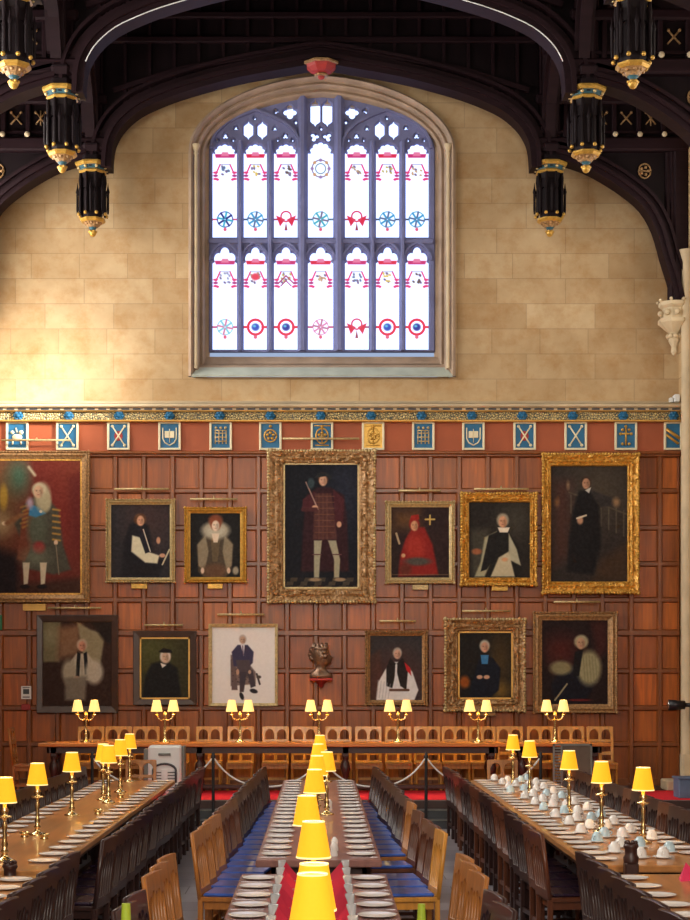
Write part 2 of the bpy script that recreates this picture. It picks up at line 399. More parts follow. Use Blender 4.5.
# behind the tracery a light blocking reveal: lofted moulding from the outer outline to the glass line
def outline(hw, zb, zs, top, n=40): return [(wcx - hw, zb), (wcx + hw, zb)] + arch_pts(wcx, hw, zs, top - zs, n)
loops = []
steps = [(0, .10, 74), (.01, .0, 74.5), (.05, -.03, 76.5), (.08, .03, 78), (.10, .14, 79), (.145, .11, 81.5), (.17, .15, 82.5), (.18, .27, 83.5), (.225, .24, 86.5), (.25, .28, 88), (.265, .40, 89.5), (.33, .42, 95), (.33, .54, 95)]
for (dx, dy, yt) in steps:
    f_ = min(1, max(0, dy) / .42)
    loops.append([(x, WY + dy, z) for (x, z) in outline(oh - dx, WZ(376 - 24 * f_), WZ(150), WZ(yt))])
mb = MB(); n = len(loops[0]); vs = sum(loops, []); fs = []
for i in range(len(loops) - 1):
    for k in range(n): fs.append((i * n + k, i * n + (k + 1) % n, (i + 1) * n + (k + 1) % n, (i + 1) * n + k))
mb.add(vs, fs); jamb = mb.build('trim_1', M['jamb']); tag(jamb, kind='structure')
sl_ = MB(); xa, xb = wcx - oh + .06, wcx + oh - .06
sl_.add([(xa, WY - .02, WZ(377)), (xb, WY - .02, WZ(377)), (xb, WY - .02, WZ(375)), (xa, WY - .02, WZ(375)), (xa + .22, WY + .44, WZ(353.5)), (xb - .22, WY + .44, WZ(353.5)), (xa + .22, WY + .44, WZ(377)), (xb - .22, WY + .44, WZ(377))], [(0, 1, 2, 3), (3, 2, 5, 4), (0, 3, 4, 6), (1, 7, 5, 2)])
sl_.build('window_sill', M['sill'], jamb)
for sx in (-1, 1):
    c = MB().lathe([(.035, 0), (.045, .02), (.03, .05), (.05, .1), (.07, .14), (.07, .17)], 8, (wcx + sx * (oh - .13), WY + .03, WZ(154)))
    c.build('jamb_capital', M['stone_trim'], jamb)
    s_ = MB().lathe([(.03, WZ(368)), (.03, WZ(154))], 8, (wcx + sx * (oh - .13), WY + .03, 0)); s_.build('jamb_shaft', M['stone_trim'], jamb)

# ------------------------------------------------------------------ window: tracery, mullions, stained glass
TY = WY + .45
def TX(px): return WX(px, TY)
def TZ(py): return WZ(py, TY)
win = bpy.data.objects.new('window_1', None); C.objects.link(win); tag(win, kind='structure')
cols = [(212.5, 237), (243.7, 266.8), (274, 297.8), (308, 333.2), (345, 368.7), (376, 399.2), (405.6, 428.6)]
def ray_union(circs, th):
    dx, dy = math.cos(th), math.sin(th); best = 0
    for (cx, cy, r) in circs:
        b = cx * dx + cy * dy; q = b * b - (cx * cx + cy * cy - r * r)
        if q >= 0: best = max(best, b + math.sqrt(q))
    return best
def foil_head(x0, x1, ysh, ytop, nl):
    """px outline from right shoulder over the lobes to the left shoulder (single valued in angle)"""
    cx = (x0 + x1) / 2; w = (x1 - x0) / 2; h = ysh - ytop; out = []; circs = []
    R = w * (.62 if nl == 5 else .55); rr = w * (.25 if nl == 5 else .36)
    for i in range(nl):
        a = PI * (i + .5) / nl if nl == 5 else (PI * .12, PI / 2, PI * .88)[i]
        circs.append((R * math.cos(a), R * math.sin(a), rr))
    circs.append((0, 0, R * .8)); top = R + rr
    m = 40
    for k in range(m + 1):
        th = PI * (k + .0) / m; th = min(max(th, .02), PI - .02); q = ray_union(circs, th)
        out.append((cx + q * math.cos(th), ysh - max(.15, q * math.sin(th) * h / top)))
    return out
holes = []; panes = []
def pxloop(l): return [(TX(x), TZ(y)) for (x, y) in l]
for i, (x0, x1) in enumerate(cols):
    y_t = 143 if i == 3 else 145
    holes.append(pxloop([(x0, 238), (x1, 238), (x1, 153)] + foil_head(x0, x1, 153, y_t - 1, 5) + [(x0, 153)])); panes.append((x0, y_t - 4, x1, 238, i, 0))
    holes.append(pxloop([(x0, 350), (x1, 350), (x1, 263)] + foil_head(x0, x1, 262, 247, 3) + [(x0, 263)])); panes.append((x0, 244, x1, 350, i, 1))
small = []
def lancet(cx, y0, y1, w):
    l = []; k = 2.2
    for (dx, yy) in ((-.55, y1 - k * 1.4), (-.2, y1 - k), (0, y1), (.2, y1 - k), (.55, y1 - k * 1.4), (1, y1 - 5), (1, y0 + 5), (.55, y0 + k * 1.4), (.2, y0 + k), (0, y0), (-.2, y0 + k), (-.55, y0 + k * 1.4), (-1, y0 + 5), (-1, y1 - 5)):
        l.append((cx + dx * w / 2, yy))
    small.append((l, (cx - w, y0 - 2, cx + w, y1 + 2)))
lancet(315.3, 101, 127.5, 9.6); lancet(327.3, 101, 127.5, 9.6)
for sx in (1, -1):
    for cx in (248.5, 262.3): lancet(cx if sx > 0 else 2 * 321 - cx, 121, 140.5, 9.4)
def foil(cx, cy, r, nl, ph=0):
    circs = [(r * .52 * math.cos(ph + 2 * PI * i / nl), r * .52 * math.sin(ph + 2 * PI * i / nl), r * .45) for i in range(nl)] + [(0, 0, r * .4)]
    l = []
    for k in range(32):
        th = 2 * PI * k / 32; q = ray_union(circs, th); l.append((cx + q * math.cos(th), cy + q * math.sin(th)))
    small.append((l, (cx - r - 1, cy - r - 1, cx + r + 1, cy + r + 1)))
for sx in (1, -1):
    q = lambda x: x if sx > 0 else 2 * 321 - x
    foil(q(290), 113, 7.0, 4); foil(q(314.5), 137.5, 4.8, 3, PI / 2 + .3 * sx)
    foil(q(276.5), 112, 2.6, 3, 0 if sx > 0 else PI); foil(q(296), 123, 2.0, 4)
    foil(q(225.5), 137, 3.0, 3, -PI / 2); foil(q(285.5), 137, 3.0, 3, -PI / 2); foil(q(236), 129, 2.3, 3, 0.5); foil(q(275), 129.5, 2.3, 3, 2.6)
    foil(q(217.5), 141, 1.7, 3); foil(q(233.5), 141, 1.7, 3); foil(q(293), 141, 1.7, 3); foil(q(278), 141, 1.7, 3); foil(q(255), 119, 1.7, 4)
foil(321.3, 129.5, 1.8, 4)
for l, b in small: holes.append(pxloop(l))
tro = outline(oh - .32, TZ(352.5), TZ(150), TZ(96))
plate_mesh('tracery', [tro] + holes, .12, M['tracery'], win, bevel=.022, y=TY)
mul = [(240.3, .05), (270.4, .05), (302.5, .085), (339.2, .085), (372.4, .05), (402.4, .05)]
for (mx, w) in mul:
    top = 96 if w > .06 else 143
    m_ = MB(); x = TX(mx); m_.add([(x - w, TY - .06, TZ(352)), (x - w * .35, TY - .17, TZ(352)), (x + w * .35, TY - .17, TZ(352)), (x + w, TY - .06, TZ(352)),
                                   (x - w, TY - .06, TZ(top)), (x - w * .35, TY - .17, TZ(top)), (x + w * .35, TY - .17, TZ(top)), (x + w, TY - .06, TZ(top))], [(0, 1, 5, 4), (1, 2, 6, 5), (2, 3, 7, 6), (4, 5, 6, 7)])
    m_.build('mullion', M['tracery'], win)
MB().box(TX(209), TX(433), TY - .12, TY - .05, TZ(245), TZ(240), .015).build('transom', M['tracery'], win)
# sub arches over the side groups and arched heads in the lower row
for sx in (1, -1):
    q = lambda x: x if sx > 0 else 2 * 321 - x
    pts = [(TX(q(x)), TZ(y)) for (x, y) in ((301, 150), (300, 141), (295, 132), (286, 124), (272, 117), (256, 111), (240, 117), (226, 124), (216, 133), (211, 143), (210, 150))]
    MB().sweepXZ(pts if sx > 0 else pts[::-1], TY - .14, TY - .05, .04).build('tracery_arch', M['tracery'], win)
for i, (x0, x1) in enumerate(cols):
    cx = (x0 + x1) / 2; w = (x1 - x0) / 2 + 1.5
    pts = [(TX(cx + w * math.cos(PI * k / 12)), TZ(262 - 17 * (.85 * math.sin(PI * k / 12) + .15 * (1 - abs(math.cos(PI * k / 12)))))) for k in range(13)]
    MB().sweepXZ(pts, TY - .11, TY - .05, -.03).build('tracery_arch', M['tracery'], win)
pink = (226, 60, 120); crim = (214, 30, 70); dk = (70, 50, 90)
devs = ['navy', 'cyan', 'crim', 'teal', 'crim', 'cyan', 'cyan', 'pale', 'ring', 'ringblue', 'faint', 'crim', 'ring', 'ringnavy']
def glasslin(c):
    w = np.clip((c.min(-1, keepdims=True) - .62) / .3, 0, 1)
    return c * (1 - w) + w * np.array([1.05, 1.3, 2.2])
for (x0, y0, x1, y1, i, r) in panes:
    p = Paint(x0 - 1, y0, x1 + 1, y1 + 1, 3.2, (248, 248, 255)); cx = (x0 + x1) / 2; o = 0 if r == 0 else 107.5
    if not (r == 0 and i == 3):
        hy = 154.5 + o * .995
        p.poly([(x0 + 2, hy - 2), (x1 - 2, hy - 2), (x1 - 3, hy + 1.6), (x0 + 3, hy + 1.6)], crim if i % 2 else (196, 40, 110), .6)
        p.poly([(cx - 3, hy - 4), (cx + 3, hy - 4), (cx + 4, hy), (cx - 4, hy)], (225, 120, 160), .7)
        # cords and tassels either side of a shield
        for s_ in (-1, 1):
            p.line(cx + s_ * 5, 163 + o, cx + s_ * 9, 172 + o, 1.6, pink, .9)
            for k in range(3):
                p.ell(cx + s_ * 9.5, 171 + 3.2 * k + o, 2.4, 1.2, pink if k != 1 else (170, 40, 120), .3)
            p.ell(cx + s_ * 7.5, 178 + o, 1.6, 1.2, pink, .3)
        p.line(cx - 5, 163 + o, cx + 5, 163 + o, .9, (150, 140, 170), .8)
        sc = [(90, 110, 150), (220, 190, 90), (90, 70, 70), (150, 150, 190), (180, 150, 120), (190, 170, 90), (200, 160, 120)][(i + 3 * r) % 7]
        for k in range(9):
            p.ell(cx + RS.uniform(-4.5, 4.5), 169 + o + RS.uniform(-4.5, 5), 1.6, 1.1, sc if k % 3 else (110, 90, 130), .4, RS.uniform(0, 90), .8)
        if r == 1 and i == 2:
            p.line(cx - 8, 175 + o, cx, 167 + o, 1.4, (170, 60, 110)); p.line(cx, 167 + o, cx + 8, 175 + o, 1.4, (170, 60, 110)); p.line(cx - 5, 177 + o, cx, 172 + o, 1.2, (170, 60, 110)); p.line(cx, 172 + o, cx + 5, 177 + o, 1.2, (170, 60, 110))
        if r == 1 and i == 1: p.ell(cx, 168 + o, 4, 3.4, (226, 60, 90), .3)
    else:
        p.ring(cx, 167, 8.5, 1.4, (150, 130, 150)); p.ring(cx, 167, 5, 1.2, (120, 140, 150))
        for k in range(8): p.ell(cx + 8.5 * math.cos(k * .785), 167 + 8.5 * math.sin(k * .785), 1.6, 1.6, (200, 150, 110) if k % 2 else (150, 120, 170), .4)
    d = devs[i + 7 * r]; dy = 218 + (o if r == 0 else 109) - (0 if r == 0 else 1)
    bar = {'navy': (200, 80, 120), 'cyan': (60, 70, 110), 'crim': (160, 60, 90), 'teal': (80, 100, 130)}.get(d, (190, 60, 100))
    p.line(x0, dy, cx - 8, dy, 1.8, bar); p.line(cx + 8, dy, x1, dy, 1.8, bar)
    if d in ('navy', 'cyan', 'teal', 'pale', 'faint'):
        A, B = {'navy': ((30, 40, 120), (60, 170, 200)), 'cyan': ((60, 150, 200), (90, 110, 150)), 'teal': ((70, 170, 190), (120, 110, 140)), 'pale': ((130, 200, 220), (210, 130, 160)), 'faint': ((220, 140, 180), (190, 120, 150))}[d]
        p.ring(cx, dy, 7.6, 1.2, A, .7)
        for k in range(8):
            a = k * PI / 4 + .2; p.line(cx + 1.5 * math.cos(a), dy + 1.5 * math.sin(a), cx + 7.5 * math.cos(a), dy + 7.5 * math.sin(a), 2.0, A if k % 2 else B, .9)
        p.ell(cx, dy + 10, 1.6, 1.8, (220, 90, 120), .3)
    elif d == 'crim':
        p.poly([(cx - 10, dy - 4), (cx - 1, dy), (cx - 6, dy + 7)], crim, .5); p.poly([(cx + 10, dy - 4), (cx + 1, dy), (cx + 6, dy + 7)], crim, .5)
        p.ring(cx, dy - 3, 5, 1.6, (214, 60, 90)); p.poly([(cx - 1.5, dy + 11), (cx, dy + 3), (cx + 1.5, dy + 11)], (150, 50, 70), .4)
    else:
        p.ring(cx, dy, 7.4, 2.6, (224, 36, 70))
        p.ell(cx, dy, 3.8, 3.6, (28, 70, 190) if d == 'ring' else (24, 40, 150), .25); p.ell(cx - 1, dy - 1, 1.6, 1.2, (90, 190, 220), .4)
        p.line(x0, dy, cx - 7, dy, 2.4, (224, 36, 70)); p.line(cx + 7, dy, x1, dy, 2.4, (224, 36, 70)); p.ell(cx, dy + 10, 1.8, 1.8, (224, 90, 120), .3)
    p.build('glass_pane', M['glass'], TY + .09, win, ref=TY, linear=glasslin)
for l, b in small:
    p = Paint(b[0], b[1], b[2], b[3], .8, (250, 250, 255)); p.build('glass_pane', M['glass'], TY + .09, win, ref=TY, linear=glasslin)

# ------------------------------------------------------------------ panelling, frieze, cornice
zrow = [WZ(y) for y in (455, 491, 528, 564, 600, 633, 671, 708, 744, 785)]
xcol = [WX(115.5 + 28.62 * k) for k in range(-5, 21)]; xcol = [x for x in xcol if -5.98 < x < 5.98]
xs_all = [-HW] + xcol + [HW]
pb = MB(); tone = []
for i in range(len(xs_all) - 1):
    for j in range(len(zrow) - 1):
        x0, x1 = xs_all[i], xs_all[i + 1]; z1, z0 = zrow[j], zrow[j + 1]
        pb.add([(x0, WY - .01, z0), (x1, WY - .01, z0), (x1, WY - .01, z1), (x0, WY - .01, z1)], [(0, 1, 2, 3)])
        # raised field
        m = .09
        pb.add([(x0 + m, WY - .014, z0 + m), (x1 - m, WY - .014, z0 + m), (x1 - m, WY - .014, z1 - m), (x0 + m, WY - .014, z1 - m)], [(0, 1, 2, 3)])
        t = random.uniform(.62, 1.25); w = random.uniform(.92, 1.04); tone += [(t, t * w, t * w, 1)] * 8
pn = pb.build('wall_back', M['panel']); tag(pn, kind='structure')
ca = pn.data.color_attributes.new('tone', 'FLOAT_COLOR', 'POINT'); ca.data.foreach_set('color', np.array(tone, np.float32).ravel())
rb = MB()
def chambar(mb, x0, x1, z0, z1, d=.05, c=.028):
    mb.add([(x0, WY - .005, z0), (x1, WY - .005, z0), (x1, WY - .005, z1), (x0, WY - .005, z1), (x0 + c, WY - d, z0 + c), (x1 - c, WY - d, z0 + c), (x1 - c, WY - d, z1 - c), (x0 + c, WY - d, z1 - c)],
           [(4, 5, 6, 7), (0, 1, 5, 4), (1, 2, 6, 5), (2, 3, 7, 6), (3, 0, 4, 7)])
for k, x in enumerate(xs_all): chambar(rb, max(-HW, x - .055), min(HW, x + .055), zrow[-1], zrow[0], .055 if k % 4 else .075)
for j, z in enumerate(zrow): chambar(rb, -HW, HW, z - (.055 if j != 5 else .065), z + (.055 if j != 5 else .065), .05 if j != 5 else .09)
struct(rb, 'trim_2', M['rail'])
struct(MB().box(-HW, HW, WY - .04, WY + .02, dz, dz + .12, .01), 'baseboard_back', M['rail'])
# frieze
struct(MB().box(-HW, HW, WY - .05, WY + .02, WZ(452), WZ(421)), 'frieze_board', M['frieze'])
mo = MB().box(-HW, HW, WY - .09, WY + .02, WZ(457), WZ(455), .008).box(-HW, HW, WY - .13, WY + .02, WZ(455), WZ(452), .02); struct(mo, 'trim_3', M['rail'])
cb_ = MB().box(-HW, HW, WY - .1, WY + .1, WZ(421), WZ(413)); cornice = struct(cb_, 'trim_4', M['scroll'])
c2 = MB().box(-HW, HW, WY - .16, WY + .1, WZ(423), WZ(421), .01).box(-HW, HW, WY - .16, WY + .1, WZ(412.8), WZ(411.8), .004)
c2.build('cornice_moulding', M['frame_gold'], cornice)
dsh = MB()
x = -5.95
while x < 5.85: dsh.box(x, x + .13, WY - .185, WY + .05, WZ(411.6), WZ(409.8)); x += .19
dsh.build('dark_dashes', M['greydark'], cornice)
c3 = MB().box(-HW, HW, WY - .18, WY + .1, WZ(411.8), WZ(409.2)).box(-HW, HW, WY - .26, WY + .1, WZ(409.2), WZ(406), .02)
vs = [(-HW, WY - .26, WZ(406)), (HW, WY - .26, WZ(406)), (HW, WY + .1, WZ(400)), (-HW, WY + .1, WZ(400)), (-HW, WY + .1, WZ(406)), (HW, WY + .1, WZ(406))]
c3.add(vs, [(0, 1, 2, 3), (0, 3, 4), (1, 5, 2)]); c3.build('cornice_ledge', M['stone_trim'], cornice)
for k in range(14):
    x = WX(19.5 + 50.2 * k); b_ = MB()
    for a in range(6): b_.sphere((x + .05 * math.cos(a * PI / 3), WY - .12, WZ(417) + .05 * math.sin(a * PI / 3)), .04, n=6)
    b_.sphere((x, WY - .15, WZ(417)), .04, n=6); b_.build('cornice_rosette', M['blue'], cornice)
# heraldic panels
shx = [18, 68, 119, 170, 221, 270.5, 322, 373, 423, 473, 524, 575, 625, 672]
kinds = ['beast', 'saltire', 'redsaltire', 'book', 'portcullis', 'rose', 'wreath', 'goldcoat', 'portcullis', 'book', 'redsaltire', 'saltire', 'cross', 'bend']
descr = {'beast': 'pale beast', 'saltire': 'crossed pale keys', 'redsaltire': 'red oval and crossed staves', 'book': 'open book', 'portcullis': 'gold portcullis', 'rose': 'gold ringed rose', 'wreath': 'gold wreath and crest', 'goldcoat': 'all gold quartered coat', 'cross': 'gold flowered cross', 'bend': 'gold and black bend'}
for k, (px, kd) in enumerate(zip(shx, kinds)):
    cx = WX(px); cz = WZ(436.5); hw_, hh = 11.2 / 60, 14.2 / 60
    if px == 672: hw_ = .15
    half = 'left' if k < 7 else 'right'
    t = thing('heraldic_panel', 'frieze panel, %s on %s, %s from %s end' % (descr[kd], 'gold' if kd == 'goldcoat' else 'blue', ORD[k] if k < 7 else ORD[13 - k], half), 'heraldic panel', (cx, WY - .05, cz), group='heraldic panels along the frieze')
    fr = MB()
    for (a, b, c, d) in ((-hw_, -hw_ + .035, -hh, hh), (hw_ - .035, hw_, -hh, hh), (-hw_ + .035, hw_ - .035, -hh, -hh + .035), (-hw_ + .035, hw_ - .035, hh - .035, hh)): fr.box(a, b, -.05, 0, c, d, .006)
    fr.build('panel_frame', M['cream'], t)
    MB().box(-hw_ + .03, hw_ - .03, -.02, 0, -hh + .03, hh - .03).build('field', M['gilt'] if kd == 'goldcoat' else M['blue'], t)
    e = MB(); em = M['cream']; y = -.03
    def bar(x0, z0, x1, z1, r=.012): e.tube([(x0, y, z0), (x1, y, z1)], r, 6)
    if kd in ('saltire', 'redsaltire'):
        bar(-.09, -.14, .09, .14); bar(.09, -.14, -.09, .14)
        for s1 in (-1, 1):
            for s2 in (-1, 1): e.sphere((s1 * .09, y, s2 * .14), .024, n=6)
        if kd == 'redsaltire': r2 = MB().lathe([(.07, 0), (.06, .012)], 14, (0, 0, 0)); ob = r2.build('red_boss', M['red'], t); ob.rotation_euler = (PI / 2, 0, 0); ob.location = (0, -.022, 0); ob.scale = (1, 1.2, 1)
    elif kd == 'book':
        e.box(-.07, -.006, y - .012, y + .01, -.03, .07, .003); e.box(.006, .07, y - .012, y + .01, -.03, .07, .003)
        for s1 in (-1, 1): e.tube([(s1 * .1, y, .12), (s1 * .1, y, -.04), (s1 * .07, y, -.1), (0, y, -.14)], .01, 6)
        bar(0, -.1, 0, .1, .006)
    elif kd == 'portcullis':
        em = M['gilt_pale']
        for xx in (-.08, -.027, .027, .08): bar(xx, -.12, xx, .08, .009)
        for zz in (-.08, -.02, .04, .08): bar(-.09, zz, .09, zz, .009)
        for xx in (-.07, 0, .07): e.sphere((xx, y, .12), .022, n=6)
    elif kd in ('rose', 'wreath', 'goldcoat'):
        em = M['gilt']
        ring = [(.09 * math.cos(a * PI / 8), y, .09 * math.sin(a * PI / 8) * (1.25 if kd != 'rose' else 1)) for a in range(17)]
        e.tube(ring, .012, 6)
        for a in range(5): e.sphere((.045 * math.cos(a * 1.2566 + .3), y, .045 * math.sin(a * 1.2566 + .3)), .026, n=6)
        e.sphere((0, y, .14), .025, n=6)
        if kd != 'rose': bar(-.12, .15, .12, .15, .01); bar(-.1, -.14, .1, -.14, .01); bar(0, -.12, 0, .12, .01)
    elif kd == 'cross':
        em = M['gilt']; bar(0, -.14, 0, .13, .015); bar(-.08, .03, .08, .03, .015)
        for (a, b) in ((-.08, .03), (.08, .03), (0, .14), (-.05, -.12), (.05, -.12), (-.05, .09), (.05, .09)): e.sphere((a, y, b), .024, n=6)
    elif kd == 'bend':
        em = M['gilt']; bar(-.1, .1, .1, -.04, .025); bar(-.1, .02, .08, -.12, .02)
    elif kd == 'beast':
        e.sphere((0, y, -.02), .06, 1.3, .4, .8, 8); e.sphere((.06, y, .05), .035, n=6); e.sphere((-.07, y, .05), .03, n=6); bar(-.06, -.05, -.07, -.13); bar(.05, -.05, .06, -.13); bar(0, .05, -.02, .12)
    e.v = [(vx * 1.12, vy, vz * 1.12) for (vx, vy, vz) in e.v]; e.build('emblem', em, t)

# ------------------------------------------------------------------ side walls with tall windows (out of frame, they let the daylight in)
bays = [(25.0, 27.0), (20.9, 23.3), (17.1, 19.6), (13.3, 15.8), (9.5, 12.0), (5.7, 8.2), (1.9, 4.4)]
wn = 2
EM = {}
bays = [b for b in bays]
def pane_mat(name, col, s):
    m, nt, b = newmat(name); b.inputs['Base Color'].default_value = (.05, .05, .05, 1)
    b.inputs['Emission Color'].default_value = (*col, 1); b.inputs['Emission Strength'].default_value = s; return m
EM['side'] = pane_mat('daylight_glass', (1.0, .95, .87), 3.6)
EM['left'] = pane_mat('daylight_glass_left', (1.0, .97, .92), 17)
EM['front'] = pane_mat('daylight_glass_front', (1.0, .92, .80), 11.0)
for sx in (-1, 1):
    segs = MB(); X0, X1 = (HW, HW + .6) if sx > 0 else (-HW - .6, -HW)
    zb, zt = 6.6, 10.6; ys = [-5] + [v for b in sorted(bays) for v in b] + [WY + .1]
    segs.box(X0, X1, -5, WY + .1, 0, zb).box(X0, X1, -5, WY + .1, zt, 12.0)
    for i in range(0, len(ys), 2): segs.box(X0, X1, ys[i], ys[i + 1], zb, zt)
    struct(segs, 'wall_left' if sx < 0 else 'wall_right', M['stone_side'])
    for (a, b) in bays:
        xo = sx * (HW + .35)
        w = bpy.data.objects.new('window_%d' % wn, None); C.objects.link(w); tag(w, kind='structure'); wn += 1
        g = MB().add([(xo, a, zb), (xo, b, zb), (xo, b, zt), (xo, a, zt)], [(0, 1, 2, 3) if sx < 0 else (3, 2, 1, 0)]); g.build('glass_pane', EM['left'] if (sx < 0 and a > 12) else EM['side'], w)
        mm = MB()
        for f_ in (.25, .5, .75): yy = a + (b - a) * f_; mm.box(xo - .08, xo + .08, yy - .05, yy + .05, zb, zt)
        mm.box(xo - .06, xo + .06, a, b, (zb + zt) / 2 - .05, (zb + zt) / 2 + .05); mm.build('mullion', M['stone_trim'], w)
    # dado panelling of the side walls
    d = MB(); xa, xb = (sx * HW, sx * (HW - .04)); d.box(min(xa, xb), max(xa, xb), -5, 26.6 if sx > 0 else WY - .1, 0, 5.2)
    struct(d, 'trim_%d' % (5 if sx < 0 else 6), M['rail'])
fw = MB().box(-6.6, 6.6, -5.4, -5, 0, 4.5).box(-6.6, 6.6, -5.4, -5, 11.6, 15.6).box(-6.6, -3.6, -5.4, -5, 4.5, 11.6).box(3.6, 6.6, -5.4, -5, 4.5, 11.6); struct(fw, 'wall_front', M['stone'])
w = bpy.data.objects.new('window_%d' % wn, None); C.objects.link(w); tag(w, kind='structure')
MB().add([(-3.6, -5.2, 4.5), (3.6, -5.2, 4.5), (3.6, -5.2, 11.6), (-3.6, -5.2, 11.6)], [(3, 2, 1, 0)]).build('glass_pane', EM['front'], w)
mm = MB()
for k in range(1, 6): mm.box(-3.6 + 1.2 * k - .07, -3.6 + 1.2 * k + .07, -5.3, -5.1, 4.5, 11.6)
mm.build('mullion', M['stone_trim'], w)
# right corner pier seen at the frame's edge
pr = MB(); pr.lathe([(.10, 0), (.10, 8.9), (.16, 9.1)], 10, (HW - .02, 27.35, 0)).box(HW - .10, HW, 27.2, 27.55, 0, .9)
struct(pr, 'pilaster', M['stone_trim'])
# roof slopes
rf = MB(); 
for sx in (-1, 1):
    rf.add([(sx * 6.7, -5.4, 11.9), (sx * 6.7, 28.9, 11.9), (0, 28.9, 15.5), (0, -5.4, 15.5), (sx * 6.7, -5.4, 12.1), (sx * 6.7, 28.9, 12.1), (0, 28.9, 15.7), (0, -5.4, 15.7)],
           [(0, 1, 2, 3), (4, 5, 6, 7), (0, 1, 5, 4)])
struct(rf, 'ceiling', M['roof'])
pr = MB()
for sx in (-1, 1):
    for f_ in (.05, .3, .55, .8):
        x = sx * 6.6 * (1 - f_); z = 11.85 + 3.6 * f_; pr.box(x - .1, x + .1, -5, 28, z - .2, z, .02)
for k in range(46):
    y = 27.7 - .7 * k
    for sx in (-1, 1): pr.add([(sx * 6.6, y, 11.8), (sx * 6.6, y + .1, 11.8), (0, y + .1, 15.4), (0, y, 15.4), (sx * 6.6, y, 11.95), (sx * 6.6, y + .1, 11.95), (0, y + .1, 15.55), (0, y, 15.55)], [(0, 1, 2, 3), (0, 3, 7, 4), (1, 5, 6, 2)])
struct(pr, 'roof_rafters', M['roof2'])

# ------------------------------------------------------------------ hammerbeam trusses
tab = [(3.42, 10.45), (3.40, 10.75), (3.34, 10.95), (3.2, 11.16), (2.95, 11.37), (2.62, 11.53), (2.3, 11.65), (1.9, 11.77), (1.48, 11.88), (1.05, 11.97), (.64, 12.04), (.3, 12.10), (0, 12.14)]
def smooth(pts, m=4):
    out = []
    for i in range(len(pts) - 1):
        p0, p1, p2, p3 = pts[max(i - 1, 0)], pts[i], pts[i + 1], pts[min(i + 2, len(pts) - 1)]
        for k in range(m):
            t = k / m; out.append(tuple(.5 * (2 * p1[c] + (p2[c] - p0[c]) * t + (2 * p0[c] - 5 * p1[c] + 4 * p2[c] - p3[c]) * t * t + (3 * p1[c] - p0[c] - 3 * p2[c] + p3[c]) * t ** 3) for c in (0, 1)))
    return out + [pts[-1]]
tab0 = tab; tab = smooth(tab, 3)
arch_full = tab + [(-x, z) for (x, z) in tab[-2::-1]]           # right to left
low = [(3.80, 10.60), (4.0, 10.55), (4.3, 10.45), (4.59, 10.3), (4.93, 10.08), (5.24, 9.81), (5.44, 9.45), (5.57, 9.0), (5.68, 8.65), (5.77, 8.3)]
low = smooth(low, 3)
def pendant(parent, x, Y):
    zt = 10.66; L0 = (x, Y, zt); q = PI / 8
    b = MB()
    b.lathe([(.14, -1.0), (.165, -.94), (.165, -.36), (.2, -.27)], 8, L0, False, q).lathe([(.25, -.09), (.25, -.02), (.2, .0), (.2, .1), (.26, .16)], 8, L0, False, q)
    for k in range(8):
        a = q + k * PI / 4; c, s = math.cos(a), math.sin(a)
        b.lathe([(.01, -.97), (.03, -.9), (.024, -.66), (.032, -.6), (.02, -.5), (.03, -.4), (.02, -.28)], 6, (x + .205 * c, Y + .205 * s, zt))
        a = k * PI / 4; c, s = math.cos(a), math.sin(a)
        b.lathe([(.012, -.93), (.02, -.86), (.02, -.6), (.03, -.57), (.012, -.5), (.003, -.42)], 6, (x + .25 * c, Y + .25 * s, zt))
        b.tube([(x + .25 * c, Y + .25 * s, zt - .6), (x + .17 * c, Y + .17 * s, zt - .52)], .012, 5)
    o = b.build('pendant', M['roof'], parent)
    MB().lathe([(.21, -.28), (.235, -.25), (.2, -.22)], 8, L0, False, q).build('gilt_moulding', M['gilt'], o)
    MB().lathe([(.27, -.17), (.295, -.14), (.295, -.11), (.25, -.09)], 8, L0, False, q).build('gilt_crown', M['gilt'], o)
    MB().lathe([(.20, -.22), (.245, -.17)], 8, L0, False, q).build('teal_band', M['teal'], o)
    for k in range(8):
        a = q + k * PI / 4; MB().sphere((x + .235 * math.cos(a), Y + .235 * math.sin(a), zt - .195), .028, n=6).build('carved_boss', M['gilt_pale'], o)
    MB().lathe([(.18, -1.07), (.215, -1.04), (.215, -1.015), (.16, -1.0)], 8, L0, False, q).build('gilt_bowl', M['gilt'], o)
    g = MB().lathe([(.08, -1.15), (.11, -1.11), (.16, -1.07)], 8, L0, False, q)
    for k in range(8): a = k * PI / 4; g.sphere((x + .125 * math.cos(a), Y + .125 * math.sin(a), zt - 1.09), .024, n=6)
    g.build('carved_underside', M['gilt_old'], o)
    MB().lathe([(.045, -1.2), (.05, -1.17), (.085, -1.14)], 8, L0).build('teal_neck', M['teal'], o)
    g = MB().lathe([(.01, -1.30), (.04, -1.285), (.06, -1.25), (.065, -1.21), (.04, -1.19)], 8, L0)
    for k in range(6): g.sphere((x + .055 * math.cos(k * PI / 3), Y + .055 * math.sin(k * PI / 3), zt - 1.215), .022, n=6)
    g.build('finial', M['gilt'], o)
    for k in range(8):
        a = q + k * PI / 4; MB().sphere((x + .235 * math.cos(a), Y + .235 * math.sin(a), zt - .95), .03, n=7).build('gilt_ball', M['gilt'], o)
